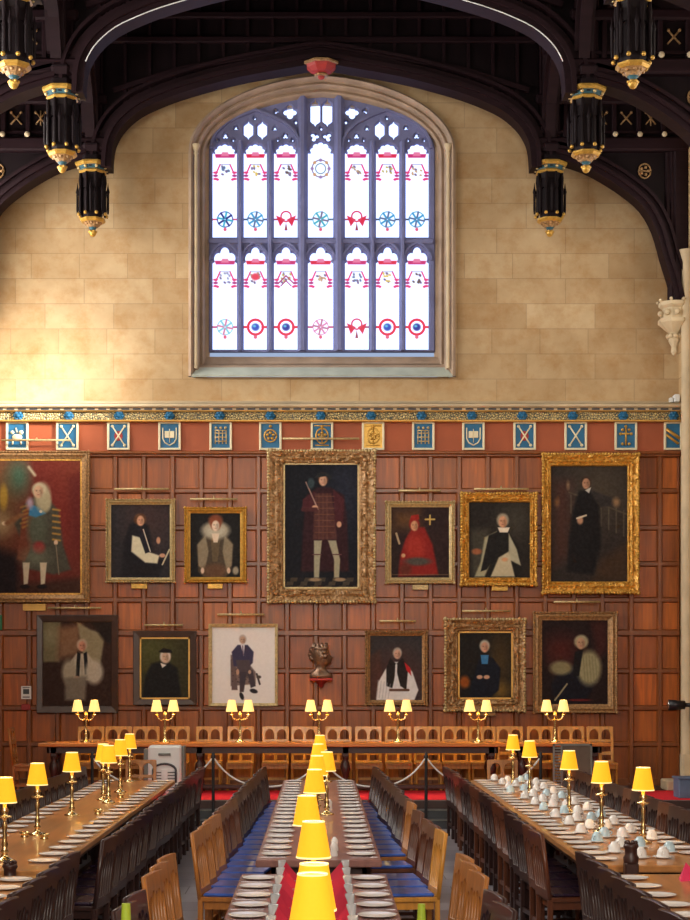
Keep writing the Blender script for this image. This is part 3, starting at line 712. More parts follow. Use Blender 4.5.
for ti, (Y, lbl) in enumerate(((27.5, 'dark carved oak roof truss against the window wall'), (24.0, 'dark carved oak roof truss second from the window wall'), (20.3, 'dark carved oak roof truss third from the window wall'), (16.6, 'dark carved oak roof truss fourth from the window wall'))):
    t = thing('roof_truss', lbl, 'roof truss', (0, Y, 0)); t.location = ((.02, .06, .04, 0)[ti], 0, (0, 0, -.09, 0)[ti])
    th = .16
    # central arch ribs
    b = MB().sweepXZ(arch_full, Y - .18, Y + .18, -.09).sweepXZ(arch_full, Y - .24, Y + .24, -.07, -.09).sweepXZ(arch_full, Y - .15, Y + .15, -.1, -.16).sweepXZ(arch_full, Y - .22, Y + .22, -.05, -.30)
    b.build('arch_rib', M['roof2'], t)
    top = [(x * 1.0, z + .2) for (x, z) in arch_full]
    sp = [(-3.55, 10.7)] + [(x, z + .06) for (x, z) in arch_full[::-1]] + [(3.55, 10.7), (3.55, 13.3), (1.2, 14.7), (-1.2, 14.7), (-3.55, 13.3)]
    plate_mesh('spandrel', [sp], .12, M['roof'], t, y=Y)
    # blind tracery on spandrel
    b = MB()
    for k in range(-8, 9):
        x = k * .4; zz = np.interp(abs(x), [a for a, _ in tab[::-1]], [c for _, c in tab[::-1]]) + .3
        b.box(x - .025, x + .025, Y - .11, Y - .05, zz, 13.2)
    for z in (12.55, 12.95, 13.3): b.box(-3.5, 3.5, Y - .14, Y + .14, z - .05, z + .05, .015)
    for sx in (-1, 1):
        b.sweepXZ([(sx * 3.4, 11.75), (sx * 2.3, 12.1), (0, 12.5)][::sx], Y - .16, Y + .1, .08)
        b.lathe([(.10, 0), (.10, .05), (.06, .07)], 10, (0, 0, 0))if False else None
    b.build('collar_beam', M['roof2'], t)
    for sx in (-1, 1):
        # quatrefoil roundels in the haunches
        rr = MB().tube([(sx * 3.0 + .14 * math.cos(a * PI / 8), Y - .08, 11.72 + .14 * math.sin(a * PI / 8)) for a in range(17)], .018, 6)
        for a in range(4): rr.sphere((sx * 3.0 + .06 * math.cos(a * PI / 2 + .78), Y - .08, 11.72 + .06 * math.sin(a * PI / 2 + .78)), .04, 1, .5, 1, 6)
        rr.build('roundel', M['roof2'], t)
        hp = MB().lathe([(.24, 10.7), (.26, 10.8), (.17, 10.95), (.16, 13.6)], 8, (sx * 3.74, Y, 0), False, PI / 8)
        for k in range(8):
            a = PI / 8 + k * PI / 4; hp.lathe([(.03, 10.8), (.03, 13.6)], 6, (sx * 3.74 + .16 * math.cos(a), Y + .16 * math.sin(a), 0))
        hp.build('hammer_post', M['roof2'], t)
        pendant(t, sx * 3.74, Y)
        L = [(sx * x, z) for (x, z) in low]; L2 = L if sx < 0 else L[::-1]
        lb = MB().sweepXZ(L2, Y - .18, Y + .18, .08).sweepXZ(L2, Y - .23, Y + .23, .06, -.0).sweepXZ(L2, Y - .14, Y + .14, .12, .06).sweepXZ(L2, Y - .2, Y + .2, .05, .17)
        lb = MB().sweepXZ(L2, Y - .18, Y + .18, -.08).sweepXZ(L2, Y - .23, Y + .23, -.06, -.08).sweepXZ(L2, Y - .14, Y + .14, -.10, -.13).sweepXZ(L2, Y - .2, Y + .2, -.05, -.22)
        lb.build('lower_brace', M['roof2'], t)
        spl = [(sx * 3.8, 10.85)] + [(sx * x, z + .04) for (x, z) in low] + [(sx * 5.98, 8.4), (sx * 5.98, 11.62), (sx * 3.8, 11.62)]
        plate_mesh('side_spandrel', [spl], .1, M['roof'], t, y=Y)
        hb = MB()
        xa, xb = sorted((sx * 3.5, sx * 5.98)); hb.box(xa, xb, Y - .2, Y + .2, 10.72, 10.94, .03).box(xa, xb, Y - .16, Y + .16, 11.5, 11.66, .03).box(xa, xb, Y - .12, Y + .12, 11.02, 11.06)
        for k in range(6): x = sx * (3.98 + .4 * k); hb.box(x - .035, x + .035, Y - .13, Y + .13, 10.9, 11.55, .01)
        xa, xb = sorted((sx * 5.62, sx * 5.72)); hb.box(xa, xb, Y - .1, Y + .1, 9.2, 10.8, .02)
        hb.build('hammer_beam', M['roof2'], t)
        xa, xb = sorted((sx * 5.74, sx * 5.99)); wp = MB().box(xa, xb, Y - .16, Y + .16, 8.28, 10.8, .03)
        for k in (-1, 0, 1): wp.lathe([(.035, 8.28), (.035, 10.8)], 6, (sx * 5.72, Y + .1 * k, 0))
        wp.build('wall_post', M['roof2'], t)
        for k in range(5):
            x = sx * (4.18 + .4 * k); e = MB(); zc = 11.28
            if k % 2 == 0: e.tube([(x - .09, Y - .07, zc - .1), (x + .09, Y - .07, zc + .1)], .014, 6).tube([(x + .09, Y - .07, zc - .1), (x - .09, Y - .07, zc + .1)], .014, 6)
            else:
                e.tube([(x - .08, Y - .07, zc - .1), (x + .08, Y - .07, zc + .1)], .012, 6).tube([(x + .08, Y - .07, zc - .1), (x - .08, Y - .07, zc + .1)], .012, 6).tube([(x, Y - .07, zc - .12), (x, Y - .07, zc + .12)], .012, 6)
            for (a, c) in ((-.08, .09), (.08, .09)): e.sphere((x + a, Y - .08, zc + c), .025, n=6)
            e.build('gilt_emblem', M['gilt_old'], t)
            kn = MB().sphere((sx * (3.98 + .4 * k + .4), Y - .2, 10.98), .045, n=8); kn.build('carved_knob', M['stone_trim'], t)
        e = MB().tube([(sx * 5.28 + .1 * math.cos(a * PI / 6), Y - .07, 10.42 + .12 * math.sin(a * PI / 6)) for a in range(13)], .014, 6).tube([(sx * 5.28 - .1, Y - .07, 10.42), (sx * 5.28 + .1, Y - .07, 10.42)], .012, 6)
        for k in range(5): e.sphere((sx * 5.28 + .06 * math.cos(k * 1.257), Y - .07, 10.42 + .06 * math.sin(k * 1.257)), .028, n=6)
        e.build('gilt_emblem', M['gilt_old'], t)
    # boss at the crown of the arch
    b = MB().lathe([(.02, -.2), (.05, -.18), (.07, -.12), (.17, -.08), (.24, -.02), (.26, .02)], 8, (0, Y - .1, 12.1), False, PI / 8); bo = b.build('crown_boss', M['red'], t)
    g = MB().lathe([(.28, .02), (.3, .03), (.3, .06), (.2, .1)], 8, (0, Y - .1, 12.1), False, PI / 8).lathe([(.10, -.15), (.12, -.13), (.1, -.11)], 8, (0, Y - .1, 12.1), False, PI / 8); g.build('gilt_rim', M['gilt_old'], bo)
    # stone corbels
    for sx in (-1, 1):
        c = MB(); X = sx * 5.8
        c.lathe([(.02, -.86), (.06, -.8), (.05, -.72), (.10, -.62), (.09, -.5), (.20, -.4), (.27, -.34), (.27, -.28), (.20, -.26), (.2, -.1), (.26, -.06), (.26, 0)], 8, (X, Y, 8.28), False, PI / 8)
        for k in range(8): a = k * PI / 4; c.sphere((X + .22 * math.cos(a), Y + .22 * math.sin(a), 8.1), .055, n=6).sphere((X + .27 * math.cos(a + .39), Y + .27 * math.sin(a + .39), 8.3), .03, n=6).sphere((X + .1 * math.cos(a), Y + .1 * math.sin(a), 7.73), .045, n=6)
        tag(c.build('corbel', M['stone_trim']), kind='structure')
# longitudinal braces between trusses
lbz = MB()
for sx in (-1, 1):
    for (ya, yb) in ((27.4, 24.15), (23.85, 20.45), (20.15, 16.75)):
        pts = []
        for k in range(17):
            f_ = k / 16; y = ya + (yb - ya) * f_; z = 10.95 + 1.25 * math.sin(PI * f_) ** .55; pts.append((sx * 3.74, y, z))
        lbz.tube(pts, .11, 4, False); lbz.tube([(p[0] + .1, p[1], p[2] + .1) for p in pts], .05, 4, False).tube([(p[0] - .1, p[1], p[2] + .1) for p in pts], .05, 4, False)
    lbz.box(sx * 3.74 - .12, sx * 3.74 + .12, 14, 27.4, 12.3, 12.6, .02); lbz.box(*sorted((sx * 3.74 - .04, sx * 3.74 + .04)), 14, 27.4, 12.6, 13.3)
struct(lbz, 'roof_purlins', M['roof2'])
glint_mb = MB(); Y = 23.72  # white tubes modelled as the light glint on the second truss arch moulding
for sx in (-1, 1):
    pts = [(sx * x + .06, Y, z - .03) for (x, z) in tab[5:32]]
    glint_mb = MB().tube(pts, .008, 6); tag(glint_mb.build('arch_glint', M['white']), 'white tube standing for the glint along the %s half of the second truss arch' % ('left' if sx < 0 else 'right'), 'arch_glint')

# ------------------------------------------------------------------ paintings
def head(p, x, y, r, skin=(196, 150, 120), hair=(90, 70, 55), hr=1.25, beard=None, turn=0):
    p.ell(x - turn * .2, y - r * .25, r * hr, r * 1.35, hair, .3)
    p.ell(x + turn * .25, y + r * .1, r * .82, r * 1.15, skin, .25)
    dkk = tuple(v * .55 for v in skin)
    for s in (-1, 1): p.ell(x + turn * .4 + s * r * .32, y - r * .05, r * .16, r * .1, dkk, .5, a=.6); p.ell(x + turn * .4 + s * r * .32, y - r * .2, r * .28, r * .1, dkk, .6, a=.3)
    p.line(x + turn * .5, y - r * .05, x + turn * .55, y + r * .35, r * .14, tuple(v * .8 for v in skin), .7)
    p.ell(x + turn * .4, y + r * .62, r * .26, r * .08, (150, 84, 76), .5, a=.6); p.ell(x + r * .45, y + r * .25, r * .35, r * .9, tuple(v * .7 for v in skin), .6, a=.5)
    if beard: p.ell(x + turn * .2, y + r * .95, r * .6, r * .5, beard, .4)
def frame(t, ox0, oy0, ox1, oy1, ix0, iy0, ix1, iy1, style, Y0, mat):
    """moulded frame swept round the canvas (px bounds at the wall plane)"""
    W = lambda x: (x - CX) / 60.0; Z = lambda y: CZ + (HY - y) / 60.0
    O = (W(ox0), W(ox1), Z(oy1), Z(oy0)); I = (W(ix0), W(ix1), Z(iy1), Z(iy0))
    prof = {'plain': [(0, 0), (0, .05), (.08, .07), (.25, .05), (.5, .07), (.8, .04), (1, .03), (1, .012)],
            'flat': [(0, 0), (0, .045), (.1, .05), (.9, .035), (1, .03), (1, .012)],
            'ornate': [(0, 0), (0, .06), (.12, .11), (.3, .085), (.45, .06), (.62, .085), (.8, .05), (.9, .06), (1, .03), (1, .012)]}[style]
    mb = MB(); rings = []
    def samp(a, b, n): return [a + (b - a) * k / n for k in range(n)]
    nX = max(4, int((O[1] - O[0]) / (.035 if style == 'ornate' else .3))); nZ = max(4, int((O[3] - O[2]) / (.035 if style == 'ornate' else .3)))
    for (f_, d) in prof:
        x0, x1, z0, z1 = [O[k] * (1 - f_) + I[k] * f_ for k in range(4)]
        pts = [(x, z0) for x in samp(x0, x1, nX)] + [(x1, z) for z in samp(z0, z1, nZ)] + [(x, z1) for x in samp(x1, x0, nX)] + [(x0, z) for z in samp(z1, z0, nZ)]
        r = []; cx, cz = (x0 + x1) / 2, (z0 + z1) / 2
        for (x, z) in pts:
            dd = d; xx, zz = x, z
            if style == 'ornate' and f_ < .9:
                nn = mnoise.noise(Vector((x * 9, z * 9, f_ * 3 + ox0))); n2 = mnoise.noise(Vector((x * 22, z * 22, f_ * 5)))
                if f_ < .5:
                    sc = (.008 * math.sin((x + z) * 34) + .012 * nn) * (1 - f_ * 2)
                    vx = 0 if z in (z0, z1) else (1 if x > cx else -1); vz = 0 if x in (x0, x1) and z not in (z0, z1) else (1 if z > cz else -1)
                    xx += vx * sc; zz += vz * sc
                dd += (.03 * nn + .025 * n2) if d > 0 else 0
            r.append((xx, Y0 - max(dd, 0), zz))
        rings.append(r)
    n = len(rings[0]); vs = sum(rings, []); fs = []
    for i in range(len(rings) - 1):
        for k in range(n): fs.append((i * n + k, i * n + (k + 1) % n, (i + 1) * n + (k + 1) % n, (i + 1) * n + k))
    mb.add(vs, fs)
    wf = (I[0] - O[0])
    if style == 'ornate':   # carved leaves, shells and scrolls along the rails
        def leaf(x, z, s): mb.sphere((x, Y0 - .085, z), s, random.uniform(.7, 1.5), .6, random.uniform(.6, 1.3), 6)
        L = [(O[0] + wf * .5, 'z'), (O[1] - wf * .5, 'z'), (O[2] + wf * .5, 'x'), (O[3] - wf * .5, 'x')]
        for (c, ax) in L:
            a, b = (O[0], O[1]) if ax == 'x' else (O[2], O[3]); m = int((b - a) / .075)
            for k in range(m + 1):
                q = a + (b - a) * k / m; o = c + wf * .28 * math.sin(k * 1.9)
                leaf(*((q, o) if ax == 'x' else (o, q)), wf * random.uniform(.08, .14))
        for x in (O[0] + wf * .35, O[1] - wf * .35):
            for z in (O[2] + wf * .35, O[3] - wf * .35):
                for k in range(6): leaf(x + random.uniform(-.35, .35) * wf, z + random.uniform(-.35, .35) * wf, wf * .16)
        for x, z in (((O[0] + O[1]) / 2, O[3] - wf * .15), ((O[0] + O[1]) / 2, O[2] + wf * .1)):
            for k in range(5): leaf(x + (k - 2) * wf * .25, z, wf * (.2 - .04 * abs(k - 2)))
    elif style == 'plain':  # small beading on the raised moulding
        for (c, ax) in ((O[0] + wf * .12, 'z'), (O[1] - wf * .12, 'z'), (O[2] + wf * .12, 'x'), (O[3] - wf * .12, 'x')):
            a, b = (O[0], O[1]) if ax == 'x' else (O[2], O[3]); m = int((b - a) / .055)
            for k in range(m + 1):
                q = a + (b - a) * k / m; pt = (q, Y0 - .068, c) if ax == 'x' else (c, Y0 - .068, q); mb.sphere(pt, .017, n=5)
    f = mb.build('frame', mat, t)
    if style == 'ornate':
        om = MB()
        for (c, ax) in ((O[0] + .012, 'z'), (O[1] - .012, 'z'), (O[2] + .012, 'x'), (O[3] - .012, 'x')):
            q0, q1 = (O[0], O[1]) if ax == 'x' else (O[2], O[3]); m = int((q1 - q0) / .05)
            for k in range(m + 1):
                q = q0 + (q1 - q0) * k / m; pt = (q, Y0 - .09, c) if ax == 'x' else (c, Y0 - .09, q); om.sphere(pt, random.uniform(.02, .034), n=6)
        om.build('carved_edge', M['gilt_pale'] if mat is M['gilt_old'] else M['gilt'], t)
    return f
def painting(label, o, i, style, mat, paint, bg, plaque=None, slip=None, grain=7):
    cx = WX((o[0] + o[2]) / 2)
    Y0 = WY - .10
    t = thing('framed_portrait', label, 'painting', (0, 0, 0), group='framed portraits on the panelled wall')
    frame(t, *o, *i, style, Y0, mat)
    bk = MB().box(WX(o[0] + 1), WX(o[2] - 1), Y0, WY - .0, WZ(o[3] - 1), WZ(o[1] + 1)); bk.build('backing_board', M['frame_dark'], t)
    p = Paint(i[0] - .3, i[1] - .3, i[2] + .3, i[3] + .3, 2.3, bg); p.sf = .6; paint(p, *i); p.grain(grain)
    p.build('canvas', M['canvas'], Y0 - .014, t, ref=WY)
    if slip:
        s = MB(); a, b, c, d = i
        for (q0, q1, q2, q3) in ((a, b, a + 1.6, d), (c - 1.6, b, c, d), (a, b, c, b + 1.6), (a, d - 1.6, c, d)): s.box(WX(q0), WX(q2), Y0 - .025, Y0 - .014, WZ(q3), WZ(q1))
        s.build('gilt_slip', slip, t)
    if plaque:
        x0, x1, y0, y1, pm = plaque; MB().box(WX(x0), WX(x1), WY - .12, WY - .05, WZ(y1), WZ(y0), .004).build('name_plaque', pm, t)
    return t
def pA(p, x0, y0, x1, y1):
    p.ell(60, 500, 40, 70, (112, 38, 32), .8); p.ell(85, 470, 25, 30, (120, 60, 40), .9, a=.6); p.ell(-5, 500, 25, 40, (110, 90, 60), .8); p.ell(20, 478, 10, 16, (70, 96, 78), .7); p.ell(5, 498, 4, 12, (170, 140, 60), .6); p.line(30, 468, 36, 476, 3, (190, 180, 150), .8, 2)
    p.poly([(70, 480), (85, 470), (85, 560), (72, 545)], (96, 34, 30), 5); p.ell(0, 525, 12, 10, (190, 170, 130), .8, a=.7)
    p.poly([(-14, 545), (20, 555), (22, 597), (-14, 597)], (30, 22, 26), 6); p.poly([(20, 585), (83, 578), (83, 597), (20, 597)], (60, 36, 28), 4)
    p.poly([(26, 505), (34, 498), (50, 500), (60, 512), (64, 545), (72, 570), (55, 575), (24, 568), (22, 540), (16, 525)], (70, 68, 58), 2.5)
    p.poly([(24, 512), (34, 500), (36, 540), (26, 562), (18, 560)], (110, 60, 44), 2)
    for k in range(6): p.line(54, 510 + 6 * k, 61, 511 + 6 * k, 2, (170, 130, 60), .8, 1.2); p.line(22 + (k % 2) * 2, 508 + 4 * k, 29, 506 + 4 * k, 2, (160, 124, 60), .6, 1.5)
    p.ell(38, 530, 9, 20, (82, 88, 74), .6); p.ell(40, 548, 6, 6, (140, 52, 50), .6); p.ell(36, 558, 12, 8, (120, 130, 110), .8, a=.6)
    p.poly([(31, 505), (42, 508), (47, 514), (37, 518), (30, 516)], (60, 120, 160), 1.5); p.ell(42, 512, 1.5, 1.5, (230, 230, 220), .4)
    p.ell(44, 498, 8, 14, (170, 160, 130), .4); head(p, 40, 492, 5.5, (206, 170, 140), (190, 180, 150), 1.3, turn=-1.5); p.ell(47, 503, 5, 9, (172, 162, 130), .5); p.ell(31, 504, 4, 6, (170, 150, 170), .6, a=.7)
    p.ell(57, 543, 2, 2.5, (210, 180, 150), .4); p.line(57, 545, 60, 575, 1, (120, 110, 90)); p.ell(6, 524, 3, 2, (225, 210, 180), .4); p.line(8, 524, 22, 516, 5, (130, 90, 60), .8, 2)
    for x in (27, 44): p.poly([(x - 3, 563), (x + 4, 563), (x + 2, 584), (x - 2, 585)], (196, 186, 160), 1); p.ell(x - 1, 587, 5, 2, (30, 24, 24), .4)
def bishop(p, x, y, s, robe=(202, 196, 172), stole=(30, 28, 30), skin=(190, 140, 112), hair=(110, 90, 70), turn=0, chair=None):
    if chair: p.ell(x, y + 6 * s, 17 * s, 16 * s, chair, .5, a=.7)
    p.poly([(x - 6 * s, y + 8 * s), (x + 6 * s, y + 8 * s), (x + 12 * s, y + 16 * s), (x + 15 * s, y + 36 * s), (x - 15 * s, y + 36 * s), (x - 12 * s, y + 16 * s)], robe, 1.4)
    for k in range(5): p.line(x - 9 * s + k * 4.4 * s, y + 14 * s, x - 12 * s + k * 6 * s, y + 35 * s, .9 * s, tuple(v * .72 for v in robe), .6, 1.2)
    p.poly([(x - 5 * s, y + 6 * s), (x - 1.5 * s, y + 8 * s), (x - 3 * s, y + 34 * s), (x - 7 * s, y + 34 * s)], stole, .8); p.poly([(x + 5 * s, y + 6 * s), (x + 1.5 * s, y + 8 * s), (x + 3 * s, y + 30 * s), (x + 7 * s, y + 30 * s)], stole, .8)
    head(p, x, y, 4.6 * s, skin, hair, 1.2, turn=turn)
def pB(p, *a):
    p.ell(141, 540, 34, 40, (40, 38, 42), .9); p.ell(150, 520, 20, 25, (66, 44, 42), .9, a=.7)
    p.poly([(131, 525), (142, 520), (150, 528), (154, 556), (165, 562), (160, 577), (122, 577), (124, 545)], (24, 22, 28), 3)
    p.poly([(133, 536), (141, 538), (148, 552), (160, 556), (158, 564), (146, 563), (132, 552)], (206, 200, 170), 1.3)
    p.poly([(137, 528), (143, 528), (152, 552), (146, 554)], (30, 28, 36), .8); p.line(144, 530, 151, 552, 1, (210, 200, 180))
    p.ell(163, 556, 3, 2, (200, 150, 120), .4); p.ell(159, 541, 2, 3.5, (190, 140, 110), .4); p.line(163, 565, 170, 550, 1.5, (190, 180, 150)); head(p, 141, 521, 4.4, (204, 150, 118), (92, 60, 40), 1.4, turn=1)
def pC(p, *a):
    p.poly([(205, 534), (226, 534), (234, 545), (232, 572), (226, 577), (204, 577), (199, 572), (197, 546)], (70, 60, 48), 1.5)
    p.poly([(198, 545), (206, 536), (209, 552), (205, 572), (199, 566)], (132, 120, 98), 1.2); p.poly([(233, 545), (225, 536), (223, 552), (227, 572), (232, 566)], (132, 120, 98), 1.2)
    p.poly([(211, 538), (221, 538), (218, 562), (213, 562)], (92, 78, 58), .8); p.ell(215, 572, 12, 8, (92, 66, 48), .5)
    p.ell(216, 531, 14, 9, (160, 152, 132), .35); p.ell(216, 531, 9, 5, (176, 168, 148), .4); p.poly([(212, 534), (220, 534), (218, 543), (214, 543)], (214, 196, 172), .8)
    p.ell(216, 521, 7, 6, (120, 66, 44), .4); head(p, 216, 526, 4.6, (220, 196, 172), (128, 68, 44), 1.15); p.ell(203, 571, 1.7, 3, (208, 180, 154), .4); p.ell(229, 571, 1.7, 3, (208, 180, 154), .4); p.ell(236, 571, 3, 4, (150, 140, 120), .5)
def pD(p, *a):
    p.ell(345, 490, 14, 40, (30, 34, 48), .9)
    for k in range(12):
        for j in range(3): p.poly([(284 + 7 * k + j * 3, 578 + 4 * j), (291 + 7 * k + j * 3, 578 + 4 * j), (290 + 7 * k + j * 3, 582 + 4 * j), (283 + 7 * k + j * 3, 582 + 4 * j)], (64, 56, 46) if (k + j) % 2 else (24, 22, 26), .5)
    p.poly([(306, 496), (318, 488), (330, 488), (344, 496), (347, 520), (349, 572), (301, 572), (303, 530)], (44, 20, 26), 2)
    p.poly([(303, 500), (315, 492), (314, 512), (302, 512)], (66, 28, 34), 1.2); p.poly([(333, 490), (344, 500), (343, 524), (335, 524)], (66, 28, 34), 1.2)
    p.poly([(315, 494), (331, 494), (334, 512), (337, 540), (313, 540), (314, 512)], (74, 42, 40), 1.2)
    for k in range(7): p.line(315, 497 + 6 * k, 334, 497 + 6 * k, .8, (112, 76, 52), .6)
    for k in range(3): p.line(319 + 4 * k, 494, 319 + 4 * k, 540, .8, (110, 74, 56), .5)
    for (xa, xb) in ((318, 317), (332, 337)):
        p.poly([(xa - 4, 541), (xa + 4, 541), (xb + 3, 560), (xb + 2, 578), (xb - 3, 578), (xb - 3, 560)], (150, 146, 122), 1); p.line(xb - 4, 555, xb + 4, 555, 1.2, (90, 60, 60)); p.ell(xb + (3 if xb > 330 else -2), 580, 6, 1.8, (140, 118, 90), .4)
    p.line(306, 483, 318, 510, 1.3, (150, 120, 110)); p.ell(311, 484, 3.5, 5, (48, 62, 66), .5); p.ell(315, 508, 3, 2, (196, 150, 120), .4); p.ell(339, 525, 2.4, 3, (196, 150, 120), .4); p.line(303, 510, 316, 510, 4, (70, 34, 36), .9, 1.5)
    head(p, 323, 481, 4.6, (196, 152, 124), (88, 56, 40), 1.1); p.poly([(314, 479), (318, 474), (326, 473), (332, 477), (331, 481), (326, 477), (319, 478)], (32, 34, 36), .8)
def pE(p, *a):
    p.poly([(391, 510), (420, 508), (420, 530), (391, 532)], (110, 76, 40), 6, .5)
    p.poly([(405, 540), (412, 528), (424, 528), (432, 545), (438, 575), (398, 577), (400, 555)], (126, 30, 26), 2); p.ell(415, 548, 9, 12, (150, 44, 34), .6); p.ell(417, 562, 13, 4, (70, 66, 60), .6); p.ell(405, 570, 6, 6, (90, 40, 30), .6)
    head(p, 414, 526, 4.4, (190, 140, 104), (130, 34, 28), 1.2); p.poly([(409, 522), (419, 520), (418, 515), (411, 516)], (140, 34, 28), .8); p.line(396, 534, 399, 544, 2, (170, 150, 120)); p.ell(403, 556, 2, 2, (190, 150, 110), .5)
    p.line(425, 520, 434, 520, 1.6, (190, 160, 90)); p.line(429.5, 516, 429.5, 525, 1.6, (190, 160, 90)); p.line(392, 575, 448, 575, .8, (130, 110, 80), .6)
def pF(p, *a):
    p.poly([(470, 530), (488, 530), (486, 575), (470, 577)], (62, 60, 52), 4); p.ell(515, 520, 14, 18, (60, 56, 48), .9)
    p.poly([(496, 532), (508, 532), (518, 548), (522, 577), (476, 577), (482, 552)], (30, 28, 26), 1.5)
    p.poly([(484, 538), (496, 532), (494, 552), (484, 577), (474, 577), (480, 562)], (160, 158, 130), 1.5); p.poly([(508, 534), (516, 550), (520, 566), (508, 560)], (170, 166, 140), 1.2)
    p.poly([(498, 558), (508, 552), (514, 577), (490, 577)], (186, 176, 146), 1.3); p.poly([(488, 536), (502, 530), (498, 552), (486, 570), (480, 572)], (28, 26, 26), 1)
    p.poly([(497, 528), (509, 528), (507, 533), (499, 533)], (220, 210, 190), .7); head(p, 502, 522, 5, (204, 150, 116), (150, 140, 120), 1.2); p.ell(476, 552, 5, 3, (150, 90, 60), .5); p.ell(504, 560, 3, 2, (200, 150, 110), .5)
def pG(p, *a):
    p.ell(600, 490, 26, 30, (74, 66, 54), .9, a=.7); p.poly([(550, 480), (572, 480), (570, 560), (550, 570)], (70, 44, 38), 5, .6); p.poly([(600, 560), (626, 545), (626, 582), (590, 582)], (62, 46, 34), 5)
    for k in range(8): p.line(570 + 7.5 * k, 496 + 2.2 * k, 570 + 7.5 * k, 514 + 3.2 * k, 1.2, (92, 84, 70), .8, 1.2)
    p.line(568, 493, 626, 515, 1.6, (84, 74, 60), .8, 1.2); p.ell(567, 486, 2, 5, (130, 104, 80), .6, a=.6); p.ell(556, 503, 3, 5, (130, 90, 56), .6, a=.5)
    p.poly([(578, 492), (588, 490), (598, 505), (600, 545), (592, 575), (566, 572), (568, 540), (572, 510)], (24, 22, 24), 3); p.poly([(588, 490), (610, 498), (616, 506), (600, 508)], (46, 42, 42), 2)
    head(p, 585, 484, 4.6, (176, 132, 104), (60, 46, 38), 1.2); p.poly([(584, 491), (590, 488), (588, 494)], (190, 186, 176), .7); p.ell(579, 521, 3, 4, (176, 134, 106), .5); p.line(576, 519, 585, 516, 1.8, (200, 186, 164)); p.ell(615, 503, 4, 5, (140, 110, 80), .6, a=.7)
def pH(p, *a):
    p.poly([(44, 622), (62, 622), (60, 662), (44, 662)], (110, 104, 78), 2); p.ell(52, 635, 7, 9, (130, 124, 96), .9); p.poly([(60, 628), (82, 624), (80, 655), (58, 660)], (126, 96, 72), 4)
    p.poly([(78, 622), (92, 630), (106, 634), (100, 672), (84, 655)], (140, 132, 104), 2); p.poly([(92, 622), (113, 622), (113, 645), (104, 640)], (34, 26, 24), 3)
    bishop(p, 83, 646, .95, (176, 168, 150), (26, 24, 26), (196, 140, 116), (180, 160, 140)); p.ell(95, 672, 9, 12, (178, 172, 156), .4); p.ell(70, 672, 7, 12, (160, 152, 132), .5); p.ell(78, 678, 3, 2, (190, 150, 120), .4); p.poly([(66, 678), (88, 676), (86, 700), (66, 700)], (120, 112, 100), 3)
def pI(p, *a):
    p.ell(150, 650, 22, 18, (76, 78, 42), .9); p.poly([(152, 664), (166, 660), (178, 668), (182, 698), (143, 698), (146, 676)], (24, 24, 26), 2.5)
    p.ell(166, 658, 5, 5.4, (202, 180, 160), .35); head(p, 166, 657, 4.2, (206, 176, 150), (214, 206, 196), 1.25); p.poly([(159, 652), (164, 648), (172, 650), (173, 653), (164, 653)], (26, 22, 24), .7); p.poly([(161, 663), (167, 665), (163, 668)], (220, 215, 205), .6)
def pJ(p, *a):
    p.poly([(231, 655), (242, 655), (256, 672), (256, 684), (231, 686)], (118, 102, 100), 1); p.poly([(231, 660), (235, 656), (238, 690), (232, 690)], (100, 84, 84), .7)
    for k in range(26): p.ell(RS.uniform(232, 252), RS.uniform(668, 686), .8, .8, (70, 60, 60), .5, a=.6)
    p.poly([(232, 652), (238, 645), (248, 645), (254, 652), (253, 663), (248, 668), (234, 666)], (58, 56, 84), .9); p.poly([(236, 660), (250, 660), (252, 676), (240, 678)], (78, 68, 74), .9)
    p.poly([(240, 672), (247, 672), (244, 692), (240, 692)], (66, 58, 66), .8); p.poly([(247, 670), (253, 670), (256, 686), (251, 688)], (66, 58, 66), .8)
    p.ell(242, 696, 2, 4, (40, 36, 42), .3, -20); p.ell(254, 691, 4, 2.2, (40, 36, 42), .3, 15); p.line(257, 674, 260, 684, 2, (60, 56, 62)); p.ell(259, 677, 2.4, 1.6, (60, 56, 62), .4)
    p.poly([(241, 645), (245, 645), (244, 656)], (220, 220, 226), .4); p.line(243, 646, 243.6, 655, 1, (90, 70, 90)); head(p, 243, 640, 3.2, (186, 156, 134), (180, 170, 160), 1.15); p.ell(238, 672, 1.5, 3, (180, 150, 130), .4); p.ell(250, 672, 1.5, 2, (180, 150, 130), .4)
def pK(p, *a):
    p.poly([(370, 655), (380, 650), (384, 700), (370, 700)], (70, 50, 44), 3); p.ell(397, 680, 20, 22, (80, 40, 36), .8, a=.7)
    p.poly([(391, 662), (404, 662), (412, 672), (418, 690), (414, 700), (376, 700), (378, 682), (386, 668)], (212, 212, 212), 1); p.poly([(390, 658), (396, 664), (402, 658), (408, 666), (406, 690), (400, 686), (396, 670), (392, 688), (386, 686), (386, 668)], (34, 28, 28), .8)
    p.line(396, 665, 395, 688, 2, (206, 206, 210), .9); p.poly([(404, 662), (410, 668), (411, 676), (406, 670)], (176, 34, 40), .7)
    for k in range(5): p.line(378 + 3 * k, 680 + k, 376 + 3 * k, 698, .8, (160, 160, 166), .6)
    p.line(390, 690, 408, 690, 2.6, (90, 60, 48), .8); head(p, 397, 654, 4, (200, 156, 134), (170, 160, 150), 1.1)
